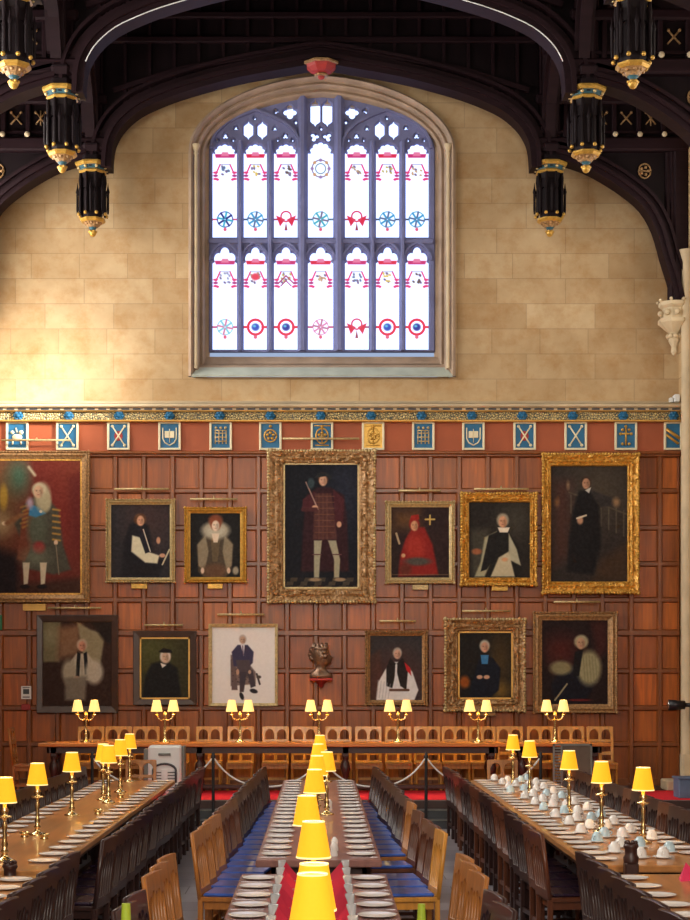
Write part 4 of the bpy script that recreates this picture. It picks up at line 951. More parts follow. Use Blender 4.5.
def pL(p, *a):
    p.ell(500, 660, 10, 26, (84, 64, 30), .9, a=.7); p.ell(464, 682, 5, 6, (140, 76, 30), .6); p.ell(500, 690, 8, 8, (130, 100, 40), .7, a=.7)
    p.poly([(478, 660), (484, 656), (492, 658), (500, 668), (498, 690), (488, 699), (468, 699), (472, 680)], (18, 22, 34), 1.5); p.poly([(480, 655), (488, 655), (487, 664), (481, 664)], (60, 120, 170), .6)
    head(p, 484, 647, 4.4, (192, 148, 124), (170, 165, 150), 1.15); p.ell(479, 677, 3, 2, (196, 156, 130), .4); p.ell(486, 677, 3, 2, (196, 156, 130), .4)
def pM(p, *a):
    p.ell(560, 650, 14, 14, (70, 28, 26), .9); p.poly([(590, 622), (606, 622), (606, 650), (596, 660)], (60, 30, 28), 4)
    p.poly([(562, 668), (580, 664), (596, 680), (584, 702), (552, 702), (550, 684)], (20, 20, 30), 2.5); p.ell(588, 668, 12, 17, (150, 144, 108), .35); p.ell(560, 668, 11, 7, (128, 122, 90), .45)
    for k in range(5): p.line(582 + 3 * k, 656, 584 + 3 * k, 682, .9, (112, 108, 80), .6, 1.2)
    p.poly([(574, 652), (582, 650), (578, 676), (572, 676)], (24, 22, 24), 1); head(p, 580, 643, 5, (186, 146, 116), (160, 152, 120), 1.4, turn=-1); p.line(554, 700, 566, 684, 1.6, (150, 140, 110)); p.ell(578, 700, 12, 1.2, (90, 30, 30), .5)
GB = M['frame_gold']
painting('big full-length portrait of a bewigged man in robes, at the far left', (-22, 452, 91, 603), (-13, 460, 83, 595), 'plain', M['gilt_old'], pA, (88, 44, 34), (24, 47, 604, 611, GB), M['gilt_bright'])
painting('portrait of a seated cleric in white sleeves facing right, in a beaded gold frame', (107, 500, 176, 583), (112, 505.5, 170.5, 578), 'plain', M['gilt_pale'], pB, (44, 40, 44), (132, 148, 584, 589, M['gilt']))
painting('portrait of a woman in a wide ruff and puffed sleeves, small gold frame', (185, 508, 247, 583), (191, 514, 240.5, 577.5), 'plain', M['gilt'], pC, (26, 24, 24), (208, 223, 584, 589, M['gilt']))
painting('largest central portrait of a standing man in pale stockings, heavy carved silver-gilt frame', (268, 451.5, 375, 603), (283.5, 464, 359, 589), 'ornate', M['gilt_old'], pD, (16, 18, 26), None, M['gilt_pale'])
painting('portrait of a figure in red robes right of the large central portrait', (385, 502, 454, 584), (391, 508, 448.5, 578), 'plain', M['gilt_pale'], pE, (40, 26, 26), (412, 428, 585, 590, M['gilt_pale']))
painting('portrait of a seated man with grey-green robe sleeves in a bright carved gilt frame', (460, 494, 535.5, 586), (468.5, 503, 529, 578), 'ornate', M['gilt_bright'], pF, (36, 32, 30), (491, 507, 586, 591, M['gilt']))
painting('large dark portrait of a gowned man beside a balustrade, massive gilt frame at upper right', (541, 455, 637, 594), (550, 467, 626, 582), 'ornate', M['gilt_bright'], pG, (46, 40, 38), None)
painting('portrait of an elderly bishop before a pale curtain in a dark frame, lower left', (38, 615, 119, 713), (44, 622, 112.5, 706), 'flat', M['frame_dark'], pH, (52, 34, 28), None)
painting('small portrait of a white-haired man in a black cap on green background', (134, 631, 197, 705), (140.5, 637.5, 190.5, 699), 'flat', M['frame_dark'], pI, (52, 50, 32), None, GB)
painting('modern portrait of a man in a dark suit on a plain white background', (209, 624, 278, 706), (212.5, 627.5, 275, 703), 'flat', M['gilt_pale'], pJ, (226, 224, 222), None, None, 3)
painting('portrait of a seated bishop in white sleeves and black scarf, right of the bust', (365, 631, 427, 705), (370, 636, 421.5, 700), 'plain', M['gilt_old'], pK, (52, 48, 50), None)
painting('portrait of a seated man with blue bib in a broad carved brown-gold frame', (444, 619, 524, 711), (457.5, 631.5, 512, 699), 'ornate', M['gilt_old'], pL, (26, 24, 24), (479, 495, 712, 716, M['gilt_old']), GB)
painting('portrait of a grey-wigged man in olive white sleeves, lower right by the corner', (532, 612, 616, 713), (541, 620.5, 606.5, 704), 'plain', M['gilt_old'], pM, (34, 22, 22), (561, 589, 707, 711, M['frame_dark']))
for (x0, x1, y, l) in ((4, 73, 442, 'robed full-length portrait at far left'), (116, 170, 490.5, 'seated cleric with white sleeves'), (191, 238, 500.5, 'woman in the ruff'), (283, 359, 440.5, 'largest central portrait'), (398, 440, 492, 'red-robed figure'), (473, 527, 490.5, 'grey-green robed man'), (552, 598, 602.5, 'grey-wigged man at lower right'),
                     (50, 103, 608.5, 'elderly bishop before the curtain'), (146, 184, 625.5, 'small green portrait'), (218, 265, 615, 'white modern portrait'), (379, 415, 621.5, 'bishop right of the bust'), (461, 509, 611.5, 'man with blue bib')):
    b = MB().tube([(WX(x0), WY - .22, WZ(y)), (WX(x1), WY - .22, WZ(y))], .018, 8); xm = WX((x0 + x1) / 2)
    b.tube([(xm, WY - .22, WZ(y)), (xm, WY - .18, WZ(y) + .05), (xm, WY - .115, WZ(y) + .03)] if 435 < y < 450 else [(xm, WY - .22, WZ(y)), (xm, WY - .18, WZ(y) + .05), (xm, WY - .04, WZ(y) + .03)], .01, 6)
    tag(b.build('picture_light', M['gilt_pale']), 'thin brass picture light bar above the ' + l, 'picture light', 'picture lights')
# bronze bust on its bracket
def bust():
    t = thing('bronze_bust', 'dark bronze bust of a crowned woman on a red wall bracket', 'bust', (WX(321), WY - .2, WZ(680)))
    rings = [(.00, .19, .12, 0, 0), (.05, .19, .12, 0, 0), (.10, .15, .10, -.01, 0), (.14, .10, .085, -.01, .0), (.18, .085, .08, 0, 0), (.22, .10, .09, .02, 0), (.25, .13, .105, .03, 0), (.29, .145, .115, .025, 0), (.34, .15, .12, .012, 0), (.40, .15, .12, 0, 0), (.46, .145, .115, -.01, 0), (.51, .12, .095, -.01, 0), (.54, .04, .03, -.01, 0)]
    b = MB(); vs = []; n = 20
    for (z, rx, ry, ox, oy) in rings:
        for k in range(n):
            a = 2 * PI * k / n; x = rx * math.cos(a) + ox; y = ry * math.sin(a)
            if .24 < z < .5 and math.cos(a) > .8: x += {.25: .012, .29: .0, .34: .03, .40: -.008}.get(z, 0)
            vs.append((x, y, z + .03))
    fs = [(i * n + k, i * n + (k + 1) % n, (i + 1) * n + (k + 1) % n, (i + 1) * n + k) for i in range(len(rings) - 1) for k in range(n)]
    fs += [tuple(range(n))[::-1], tuple(range((len(rings) - 1) * n, len(rings) * n))]
    b.add(vs, fs, True)
    b.sphere((.175, 0, .37), .024, 1.1, .7, 1.3, 8).sphere((.165, 0, .315), .02, 1, 1.4, .5, 8).sphere((.115, -.085, .415), .018, n=6).sphere((.0, -.12, .37), .03, .7, .5, 1.2, 8)
    b.build('head', M['bronze'], t)
    h = MB(); 
    for k in range(26): a = k * .7; h.sphere((-.05 + .125 * math.cos(a + 1.6) * (1 if k % 2 else .8), .11 * math.sin(a), .34 + .0075 * k), .045, n=6)
    h.build('hair', M['bronze'], t)
    c = MB().lathe([(.135, .50), (.14, .54), (.13, .55)], 14, (-.015, 0, 0))
    for k in range(10): a = k * PI / 5; c.lathe([(.034, .54), (.026, .58), (.006, .61)], 5, (-.015 + .112 * math.cos(a), .112 * math.sin(a), 0)); c.sphere((-.015 + .112 * math.cos(a), .112 * math.sin(a), .61), .014, n=5)
    c.build('crown', M['bronze'], t)
    s = MB().box(-.19, .19, -.12, .19, -.01, .03, .008).lathe([(.03, -.12), (.06, -.06), (.12, -.01)], 10, (0, .06, 0)); s.build('bracket_shelf', M['red'], t)
bust()
nt_ = thing('notice', 'small white notice on the panelling at the left', 'notice', (0, 0, 0)); MB().box(WX(22), WX(32), WY - .08, WY - .05, WZ(699), WZ(686)).build('card', M['china'], nt_)
nb = MB().box(WX(24), WX(30), WY - .085, WY - .08, WZ(694), WZ(689)).box(WX(23.5), WX(30.5), WY - .085, WY - .08, WZ(697.5), WZ(696.5)).box(WX(23.5), WX(30.5), WY - .085, WY - .08, WZ(688), WZ(687.2)); nb.build('printed_marks', M['greydark'], nt_)
tag(MB().box(WX(22), WX(31), WY - .09, WY - .05, WZ(710), WZ(704), .01).build('call_point', M['red']), 'small red alarm call point under the white notice', 'call point')
tag(MB().box(WX(-6), WX(3), WY - .09, WY - .05, WZ(630), WZ(615), .005).build('exit_sign', plain('green_sign', (30, 110, 70), .5)), 'green sign edge at the far left of the panelling', 'sign')
tag(MB().box(WX(672), WX(677.5), WY - .2, WY - .02, WZ(403.5), WZ(396), .01).box(WX(668), WX(671), WY - .16, WY - .05, WZ(403.5), WZ(399), .005).build('sensor_box', M['white']), 'small white sensor box on the cornice in the right corner', 'sensor')
sl = thing('spotlight', 'black spotlight on the pale stone at the right edge', 'spotlight', (0, 0, 0))
x0, y_, z0 = P(681, 705, 26.9); b = MB().tube([(x0 - .2, y_, z0), (x0 + .06, y_, z0)], [.09, .07], 12).tube([(x0 + .06, y_, z0), (x0 + .3, y_, z0 + .0)], .035, 8); b.build('lamp_body', M['black'], sl)
MB().box(5.94, 6.02, y_ - .1, y_ + .1, z0 - .25, z0 - .02).build('wall_plate', M['grey'], sl); MB().tube([(x0 - .21, y_, z0), (x0 - .2, y_, z0)], .08, 12).build('lens', M['silver'], sl)
lg = MB().box(5.5, 6.0, 26.62, 27.15, .35, .52, .02); tag(lg.build('stone_ledge', M['stone_trim']), 'low pale stone ledge at the right end of the dais', 'ledge')
bx = thing('storage_box', 'slate-blue box standing on the dais at the right edge', 'box', (5.52, 25.1, dz + .012)); MB().box(-.2, .35, -.2, .2, 0, .28, .01).build('body', M['box_blue'], bx); MB().box(-.22, .37, -.22, .22, .28, .31, .008).build('lid', M['box_blue'], bx)

# ------------------------------------------------------------------ tables
def table(name, label, x0, x1, y0, y1, mat, z=0, h=.75, over=.04):
    t = thing('dining_table' if name == 'd' else name, label, 'table', ((x0 + x1) / 2, (y0 + y1) / 2, z))
    w, d = (x1 - x0) / 2, (y1 - y0) / 2
    MB().box(-w, w, -d, d, h - .055, h, .008).build('tabletop', mat, t)
    a = MB(); i = .12
    a.box(-w + i, w - i, -d + i, -d + i + .03, h - .16, h - .055).box(-w + i, w - i, d - i - .03, d - i, h - .16, h - .055).box(-w + i, -w + i + .03, -d + i, d - i, h - .16, h - .055).box(w - i - .03, w - i, -d + i, d - i, h - .16, h - .055)
    a.build('apron', M['table_dark'], t)
    long_y = d > w; L = max(w, d); npair = max(2, int(2 * L / 2.4) + 1)
    for k in range(npair):
        q = -L + .22 + (2 * L - .44) * k / (npair - 1)
        for s in (-1, 1):
            lx, ly = (s * (w - .38), q) if long_y else (q, s * (d - .17))
            g = MB().box(lx - .05, lx + .05, ly - .05, ly + .05, 0, .12, .008).lathe([(.04, .12), (.055, .15), (.035, .2), (.05, .28), (.078, .38), (.06, .46), (.035, .5), (.05, .53), (.05, .56)], 12, (lx, ly, 0)).box(lx - .05, lx + .05, ly - .05, ly + .05, .56, h - .055, .008)
            g.build('leg', M['table_dark'], t)
    s_ = MB()
    if long_y: s_.box(-.04, .04, -d + .2, d - .2, .08, .14, .01)
    else: s_.box(-w + .2, w - .2, -d + .15, -d + .2, .06, .13, .01)
    s_.build('stretcher', M['table_dark'], t)
    return t
LT = (-3.02, -1.98); CT = (-.5, .48); RT = (2.05, 3.15)
FAR = 22.95
table('d', 'long warm oak dining table on the left lined with white plates', LT[0], LT[1], 12.35, FAR, M['table_left'])
table('d', 'long centre dining table under the row of amber lamps', CT[0], CT[1], 13.05, FAR, M['table_mid'])
table('d', 'long right-hand dining table laid with upturned cups and saucers', RT[0], RT[1], 12.7, FAR, M['table_left'])
table('d', 'nearest left dining table, only its corner showing at the frame edge', LT[0], LT[1], 5.0, 12.05, M['table_left'])
table('d', 'nearest centre dining table set with crimson napkins', CT[0] - .07, CT[1], 5.0, 12.15, M['table_mid'])
table('d', 'nearest right dining table with pink napkins', RT[0], RT[1], 5.0, 12.15, M['table_left'])
HT = (25.9, 26.65)
table('high_table', 'long high table on the dais carrying seven twin-shade lamps', -4.35, 2.88, HT[0], HT[1], M['table_high'], dz + .012, .775)
table('high_table', 'shorter side table at the right end of the high table', 2.93, 4.5, HT[0] + .1, HT[1], M['table_high'], dz + .012, .775)

# ------------------------------------------------------------------ chairs
def lancet_hole(x0, x1, z0, z1, r=.6):
    w = (x1 - x0) / 2; cx = (x0 + x1) / 2; out = [(x0, z0), (x1, z0)]
    for k in range(9):
        a = k / 8; out.append((x1 - w * (1 - math.cos(a * PI / 2)) if a < 1 else cx, z1 - w * 1.3 + w * 1.3 * math.sin(a * PI / 2)))
    for k in range(7, -1, -1):
        a = k / 8; out.append((x0 + w * (1 - math.cos(a * PI / 2)), z1 - w * 1.3 + w * 1.3 * math.sin(a * PI / 2)))
    return out
def make_chair(kind, tone, label, pad):
    mat = M['chair_' + tone]
    t = thing('dining_chair', label, 'chair')
    lean = Matrix.Translation((0, -.2, .42)) @ Matrix.Rotation(math.radians(7), 4, 'X') @ Matrix.Translation((0, 0, -.42))
    w = .215
    if kind == 'dining':
        outer = [(-w, .42), (w, .42), (w, .945), (.1, .95), (0, .952), (-.1, .95), (-w, .945)]
        hl = []
        for k in range(5):
            a = -w + .036 + k * .0712; hl.append(lancet_hole(a, a + .0575, .50, .81 + (.03 if k in (1, 3) else .0) + (.02 if k == 2 else 0)))
    else:
        outer = [(-w, .42), (w, .42), (w, 1.0), (w - .02, 1.01), (-w + .02, 1.01), (-w, 1.0)]
        hl = []
        for (a, b) in ((-w + .045, -.025), (.025, w - .045)):
            hl.append(lancet_hole(a, b, .80, .96)); hl.append([(a, .60), (b, .60), (b, .755), (a, .755)])
            hl.append([(a, .46), (b, .46), (b, .545), (a, .545)])
    plate_mesh('backrest', [outer] + hl, .032, mat, t, bevel=.005, y=0, matrix=lean)
    MB().box(-w, w, -.2, .215, .40, .44, .008).box(-w + .03, w - .03, -.17, .19, .34, .40).build('seat', mat, t)
    if pad: MB().box(-w + .012, w - .012, -.175, .215, .44, .468, .012).build('seat_pad', pad, t)
    for sx in (-1, 1):
        MB().box(sx * (w - .022) - .02, sx * (w - .022) + .02, -.215, -.175, 0, .42, .004).build('leg', mat, t)
        l = MB().box(sx * (w - .022) - .02, sx * (w - .022) + .02, .17, .21, 0, .08, .004).lathe([(.018, .08), (.026, .11), (.016, .15), (.022, .24), (.016, .31), (.026, .34)], 8, (sx * (w - .022), .19, 0)).box(sx * (w - .022) - .02, sx * (w - .022) + .02, .17, .21, .34, .41, .004)
        l.build('leg', mat, t)
    MB().box(-w + .03, w - .03, .18, .2, .07, .1).box(-w + .03, w - .03, -.205, -.185, .14, .18).box(-w + .012, -w + .032, -.18, .18, .1, .13).box(w - .032, w - .012, -.18, .18, .1, .13).build('stretcher', mat, t)
    return t
protos = {}; used = set()
def chair(kind, tone, pad, x, y, rz, label, group, z=0):
    key = (kind, tone, pad)
    if key not in protos: protos[key] = make_chair(kind, tone, label, M[pad] if pad else None)
    if key not in used:
        used.add(key); t = protos[key]; t.location = (x, y, z); t.rotation_euler = (0, 0, rz); t['label'] = label; t['group'] = group; return t
    return dup(protos[key], (x, y, z), rz, label, group)
# centre table: left file faces +X, right file faces -X
random.seed(11)
n = 20
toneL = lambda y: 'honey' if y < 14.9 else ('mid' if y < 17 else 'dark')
for k in range(n):
    y = 22.7 - k * .488
    xl = -.53 - (22.7 - y) / 9.5 * .22 + random.uniform(-.012, .012); xr = .52 + (22.7 - y) / 9.5 * .22 + random.uniform(-.02, .02)
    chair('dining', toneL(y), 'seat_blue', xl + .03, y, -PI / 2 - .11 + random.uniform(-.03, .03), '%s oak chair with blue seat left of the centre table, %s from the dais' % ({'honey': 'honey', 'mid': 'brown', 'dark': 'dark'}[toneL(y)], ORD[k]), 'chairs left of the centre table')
    if k in (14, 16): continue
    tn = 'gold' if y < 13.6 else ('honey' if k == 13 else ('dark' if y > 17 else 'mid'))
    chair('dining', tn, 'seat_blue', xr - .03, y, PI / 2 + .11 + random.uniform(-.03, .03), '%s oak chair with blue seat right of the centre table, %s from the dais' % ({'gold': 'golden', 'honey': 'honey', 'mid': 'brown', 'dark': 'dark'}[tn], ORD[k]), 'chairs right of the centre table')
for k, (y, tn) in enumerate(((11.55, 'honey'), (11.05, 'honey'), (10.55, 'honey'), (9.55, 'dark'), (9.05, 'dark'))):
    q = ['farthest', 'second farthest', 'third farthest', 'fourth farthest', 'nearest'][k]
    chair('dining', tn, 'seat_blue', -.80, y, -PI / 2 - .15, '%s oak chair left of the napkin-set table, %s of its file' % ('honey' if tn == 'honey' else 'dark', q), 'chairs left of the near centre table')
    chair('dining', tn, 'seat_blue', .74, y, PI / 2 + .15, '%s oak chair right of the napkin-set table, %s of its file' % ('honey' if tn == 'honey' else 'dark', q), 'chairs right of the near centre table')
for k in range(21):
    y = 22.7 - k * .488
    chair('dining', 'dark', 'seat_red', -1.86 + random.uniform(-.02, .02), y, PI / 2 - .11 + random.uniform(-.03, .03), 'dark oak chair on the aisle side of the left table, %s from the dais' % ORD[k], 'chairs on the aisle side of the left table')
    chair('dining', 'dark', 'seat_red', -2.99 + random.uniform(-.02, .02), y, -PI / 2 - .12, 'dark oak chair on the wall side of the left table, %s from the dais' % ORD[k], 'chairs on the wall side of the left table')
for k in range(20):
    y = 22.7 - k * .488; tn = 'mid' if k % 5 in (3, 4) else 'dark'
    chair('dining', tn, 'seat_red', 1.98 + random.uniform(-.02, .02), y, -PI / 2 + .11 + random.uniform(-.03, .03), '%s oak chair on the aisle side of the right table, %s from the dais' % ('brown' if tn == 'mid' else 'dark', ORD[k]), 'chairs on the aisle side of the right table')
    tn = 'mid' if k % 4 == 1 else 'dark'
    if k < 18: chair('dining', tn, 'seat_red', 3.12 + random.uniform(-.02, .02), y, PI / 2 + .12, '%s oak chair on the wall side of the right table, %s from the dais' % ('brown' if tn == 'mid' else 'dark', ORD[k]), 'chairs on the wall side of the right table')
for k in range(8):
    y = 11.75 - k * .49
    chair('dining', 'dark', 'seat_red', -2.0, y, PI / 2 - .12, 'dark oak chair by the nearest left table, %s from its far end' % ORD[k], 'chairs by the near left table')
    chair('dining', 'dark', 'seat_red', 2.11, y, -PI / 2 + .12, 'dark oak chair by the nearest right table, %s from its far end' % ORD[k], 'chairs by the near right table')
chair('hall', 'honey', None, -2.5, 23.22, PI, 'oak chair with two pointed arches at the dais end of the left table', 'end chairs')
chair('hall', 'honey', None, 2.55, 23.22, PI, 'oak chair with two pointed arches at the dais end of the right table', 'end chairs')
# low dais chairs behind the high table
for k, px in enumerate((90.3, 118, 145.7, 176, 209, 240.5, 275.5, 304.5, 338.5, 368.5, 398.5, 427.5, 455.5, 483, 510.5, 541, 572, 601)):
    x = (px - CX) * 27.15 / F
    chair('hall', 'gold', None, x, 27.0, PI, 'oak arch-backed chair behind the high table, %s from the %s' % (ORD[k] if k < 9 else ORD[17 - k], 'left' if k < 9 else 'right'), 'arch-backed chairs behind the high table', dz)
chair('hall', 'honey', None, -4.55, 26.2, -PI / 2, 'oak chair turned sideways at the left end of the high table', 'arch-backed chair at the table end', dz + .012)

# ------------------------------------------------------------------ lamps
def make_lamp():
    t = thing('table_lamp', 'x', 'lamp')
    MB().lathe([(.075, 0), (.078, .012), (.06, .02), (.03, .035), (.022, .06), (.034, .075), (.02, .095), (.026, .13), (.018, .16), (.016, .22), (.022, .27), (.014, .30), (.014, .33), (.055, .338), (.058, .35), (.02, .355), (.03, .375), (.032, .395), (.018, .42), (.014, .47), (.012, .60)], 16).build('lamp_stand', M['brass'], t)
    s = MB().lathe([(.094, .455), (.060, .648)], 24, cap=False).lathe([(.0925, .4555), (.0585, .6475)], 24, cap=False); sh = s.build('lamp_shade', M['shade'], t)
    MB().lathe([(.0955, .450), (.0955, .459), (.0915, .459), (.0915, .450), (.0955, .450)], 24, cap=False).build('shade_rim', M['shade_rim'], sh)
    MB().lathe([(.0615, .643), (.0615, .650), (.0575, .650), (.0575, .643), (.0615, .643)], 24, cap=False).build('shade_rim', M['shade_rim'], sh)
    MB().sphere((0, 0, .54), .022, n=8).build('bulb', M['shade_rim'], t)
    return t
def bulb_light(x, y, z, e, r=.03):
    l = bpy.data.lights.new('lamp_glow', 'POINT'); l.energy = e; l.color = (1, .62, .25); l.shadow_soft_size = r
    o = bpy.data.objects.new('lamp_glow', l); o.location = (x, y, z); C.objects.link(o)
lp = make_lamp(); first = True
def lamp(x, y, label, group):
    global first
    if first: first = False; lp.location = (x, y, .75); lp['label'] = label; lp['group'] = group
    else: dup(lp, (x, y, .75), random.uniform(0, 6), label, group)
    bulb_light(x, y, .75 + .56, 9.0)
for k, (x, y) in enumerate(((-.03, 6.7), (-.025, 7.06), (-.035, 9.1), (-.085, 11.05), (-.045, 14.1), (-.03, 16.5), (.07, 17.3), (-.02, 19.3), (-.0, 22.1))):
    lamp(x, y, 'amber-shaded brass lamp on the %s centre table, %s' % (('near', ['nearest of all', 'second nearest', 'third nearest', 'at its far end'][k]) if k < 4 else ('long', ['nearest of its row', 'second of its row', 'slightly right of the row', 'fourth of its row', 'farthest of its row'][k - 4])), 'lamps along the centre tables')
for k, (x, y) in enumerate(((-2.44, 13.0), (-2.54, 15.1), (-2.54, 17.2), (-2.49, 19.3), (-2.38, 18.9), (-2.45, 20.6), (-2.56, 22.6))):
    lamp(x, y, 'amber-shaded brass lamp on the left table, %s' % ['nearest', 'second nearest', 'third nearest', 'tucked behind the one in front', 'middle of the far group', 'second farthest', 'farthest by the end chair'][k], 'lamps along the left table')
for k, (x, y) in enumerate(((2.77, 14.4), (2.58, 15.4), (2.61, 17.6), (2.52, 20.2), (2.55, 22.2))):
    lamp(x, y, 'amber-shaded brass lamp on the right table, %s' % ['nearest', 'second nearest', 'middle', 'second farthest', 'farthest'][k], 'lamps along the right table')
def make_twin():
    t = thing('twin_lamp', 'x', 'lamp')
    MB().lathe([(.08, 0), (.082, .012), (.05, .025), (.03, .05), (.018, .08), (.026, .11), (.014, .15), (.013, .28), (.02, .31), (.013, .34), (.02, .37), (.03, .40), (.02, .43), (.008, .46)], 14).build('lamp_stand', M['brass'], t)
    for s in (-1, 1):
        MB().tube([(s * .01, 0, .34), (s * .05, 0, .325), (s * .10, 0, .35), (s * .125, 0, .40), (s * .125, 0, .46), (s * .125, 0, .5)], .011, 8).lathe([(.03, .40), (.035, .41), (.014, .415)], 10, (s * .125, 0, 0)).build('arm', M['brass'], t)
        sh = MB().lathe([(.088, .455), (.052, .625)], 20, (s * .125, 0, 0), cap=False).lathe([(.0865, .4555), (.0505, .6245)], 20, (s * .125, 0, 0), cap=False).build('lamp_shade', M['shade_pale'], t)
    return t
tw = make_twin(); tw.scale = (1.04, 1.04, 1.06)
for k, px in enumerate((86, 165, 240, 319, 398, 478, 555)):
    x = (px - CX) * 26.25 / F; l = 'twin-shade brass lamp on the high table, %s' % ['at its left end', 'above the white heater', 'before the modern white portrait', 'in the very middle', 'before the bishop portrait', 'before the man with the blue bib', 'on the right-hand side table'][k]
    if k == 0: tw.location = (x, 26.25, 1.137); tw['label'] = l; tw['group'] = 'twin lamps along the high table'
    else: dup(tw, (x, 26.25, 1.137), random.uniform(-.12, .12), l, 'twin lamps along the high table')
    for s in (-1, 1): bulb_light(x + s * .125, 26.25, 1.137 + .57, 15.0)

# ------------------------------------------------------------------ tableware
proto_m = {}
def inst(name, cat, mk, mats, loc, rz, label, group):
    """copies share the mesh of the first of their kind"""
    key = (name, mats)
    if key not in proto_m:
        me = mk().mesh(name); me.materials.append(M[mats]); proto_m[key] = me
    o = bpy.data.objects.new(name, proto_m[key]); C.objects.link(o); o.location = loc; o.rotation_euler = (0, 0, rz)
    return tag(o, label, cat, group)
mk_plate = lambda: MB().lathe([(.06, 0), (.075, .004), (.118, .014), (.12, .017), (.11, .015), (.075, .008), (.0, .007)], 24, cap=False).lathe([(.0, .0005), (.06, .0005)], 24, cap=False)
mk_saucer = lambda: MB().lathe([(.04, 0), (.05, .004), (.082, .016), (.08, .018), (.05, .008), (.0, .007)], 20, cap=False)
mk_cup = lambda: MB().lathe([(.05, 0), (.049, .02), (.043, .054), (.03, .068), (.026, .08), (.022, .08), (.02, .07), (0, .07)], 18, cap=False).lathe([(.043, .001), (.036, .045), (0, .06)], 18, cap=False).tube([(.042, 0, .018), (.062, 0, .02), (.07, 0, .034), (.058, 0, .046), (.038, 0, .046)], .005, 6)
mk_knife = lambda: MB().box(-.009, .009, -.1, 0, .001, .005, .001).add([(-.008, 0, .001), (.008, 0, .001), (.009, .09, .001), (0, .12, .001), (-.006, .11, .001), (-.008, 0, .004), (.008, 0, .004), (.009, .09, .004), (0, .12, .004), (-.006, .11, .004)], [(4, 3, 2, 1, 0), (5, 6, 7, 8, 9), (0, 1, 6, 5), (1, 2, 7, 6), (2, 3, 8, 7), (3, 4, 9, 8), (4, 0, 5, 9)])
def mk_fork():
    b = MB().box(-.006, .006, -.1, .04, .001, .004, .001).box(-.012, .012, .04, .065, .001, .004, .001)
    for k in (-1, 0, 1): b.box(k * .009 - .002, k * .009 + .002, .065, .11, .001, .004)
    return b
def mk_napkin():
    b = MB(); h = .125; r = .09
    a = [(-r, -.06, 0), (r, -.06, 0), (0, .08, 0), (0, 0, h)]
    b.add(a, [(0, 1, 3), (1, 2, 3), (2, 0, 3), (0, 2, 1)])
    b.add([(-.005, -.066, 0), (.005, -.066, 0), (.003, -.004, h - .003), (-.003, -.004, h - .003)], [(0, 1, 2, 3)])
    return b
mk_glass = lambda: MB().lathe([(.02, 0), (.022, .005), (.03, .12), (.028, .12), (.02, .008), (0, .007)], 16, cap=False)
m, nt, b = newmat('clear_glass'); b.inputs['Transmission Weight'].default_value = .55; b.inputs['Base Color'].default_value = (.9, .92, .95, 1); b.inputs['Roughness'].default_value = .03; M['clear'] = m
TZt = .75
random.seed(3)
def setting(x, y, sgn, tn, lb, cutlery=True):
    inst('plate', 'plate', mk_plate, 'china', (x, y, TZt), 0, 'white plate ' + lb, 'plates on the ' + tn)
    if cutlery:
        inst('knife', 'knife', mk_knife, 'silver', (x + sgn * .01, y + sgn * .15, TZt), -sgn * PI / 2, 'steel knife by plate ' + lb, 'knives on the ' + tn)
        inst('fork', 'fork', mk_fork, 'silver', (x + sgn * .01, y - sgn * .15, TZt), -sgn * PI / 2, 'steel fork by plate ' + lb, 'forks on the ' + tn)
for k in range(20):
    y = 22.7 - k * .488
    setting(CT[0] + .15, y, -1, 'centre table', 'on left edge of the centre table, %s from the dais' % ORD[k])
    setting(CT[1] - .15, y, 1, 'centre table', 'on right edge of the centre table, %s from the dais' % ORD[k])
for k in range(21):
    y = 22.7 - k * .488
    setting(LT[1] - .15, y, 1, 'left table', 'on aisle edge of the left table, %s from the dais' % ORD[k], k > 12)
    setting(LT[0] + .15, y, -1, 'left table', 'on wall edge of the left table, %s from the dais' % ORD[k], False)
for k in range(24):
    y = 22.75 - k * .42
    for (sd, xe, sg) in (('aisle', RT[0], 1), ('wall', RT[1], -1)):
        setting(xe + sg * .15, y, -sg, 'right table', 'on %s edge of the right table, %s from the dais' % (sd, ORD[k]), False)
        cx, cy = xe + sg * (.40 + (.07 if k % 2 else -.07) + random.uniform(-.015, .015)), y + random.uniform(-.04, .04) + .1
        if any(abs(cx - lx) < .18 and abs(cy - ly) < .18 for lx, ly in ((2.77, 14.4), (2.58, 15.4), (2.61, 17.6), (2.52, 20.2), (2.55, 22.2))): cy += .19; cx += sg * -.07
        inst('saucer', 'saucer', mk_saucer, 'china', (cx, cy, TZt), 0, 'saucer under the upturned cup on %s half of the right table, %s from the dais' % (sd, ORD[k]), 'saucers on the right table')
        col = 'china_blue' if (k * 3 + (sd == 'wall')) % 7 in (1, 4) else 'china'
        inst('cup', 'cup', mk_cup, col, (cx, cy, TZt + .012), random.uniform(0, 6), '%s upturned cup on %s half of the right table, %s from the dais' % ('pale blue' if col == 'china_blue' else 'white', sd, ORD[k]), 'upturned cups on the right table')
for k in range(8):
    y = 11.85 - k * .46; far = '%s from its far end' % ORD[k]
    for (sd, xe, sg) in (('left', CT[0] - .07, 1), ('right', CT[1], -1)):
        setting(xe + sg * .14, y, -sg, 'near centre table', 'on %s edge of the napkin-set table, %s' % (sd, far))
        inst('napkin', 'napkin', mk_napkin, 'napkin', (xe + sg * .33, y - .02, TZt), sg * .5 + random.uniform(-.3, .3), 'crimson napkin folded as a pyramid on %s side, %s' % (sd, far), 'crimson folded napkins')
        inst('tumbler', 'glass', mk_glass, 'clear', (xe + sg * .30, y + .12, TZt), 0, 'clear tumbler on %s side of the napkin-set table, %s' % (sd, far), 'tumblers on the near centre table')
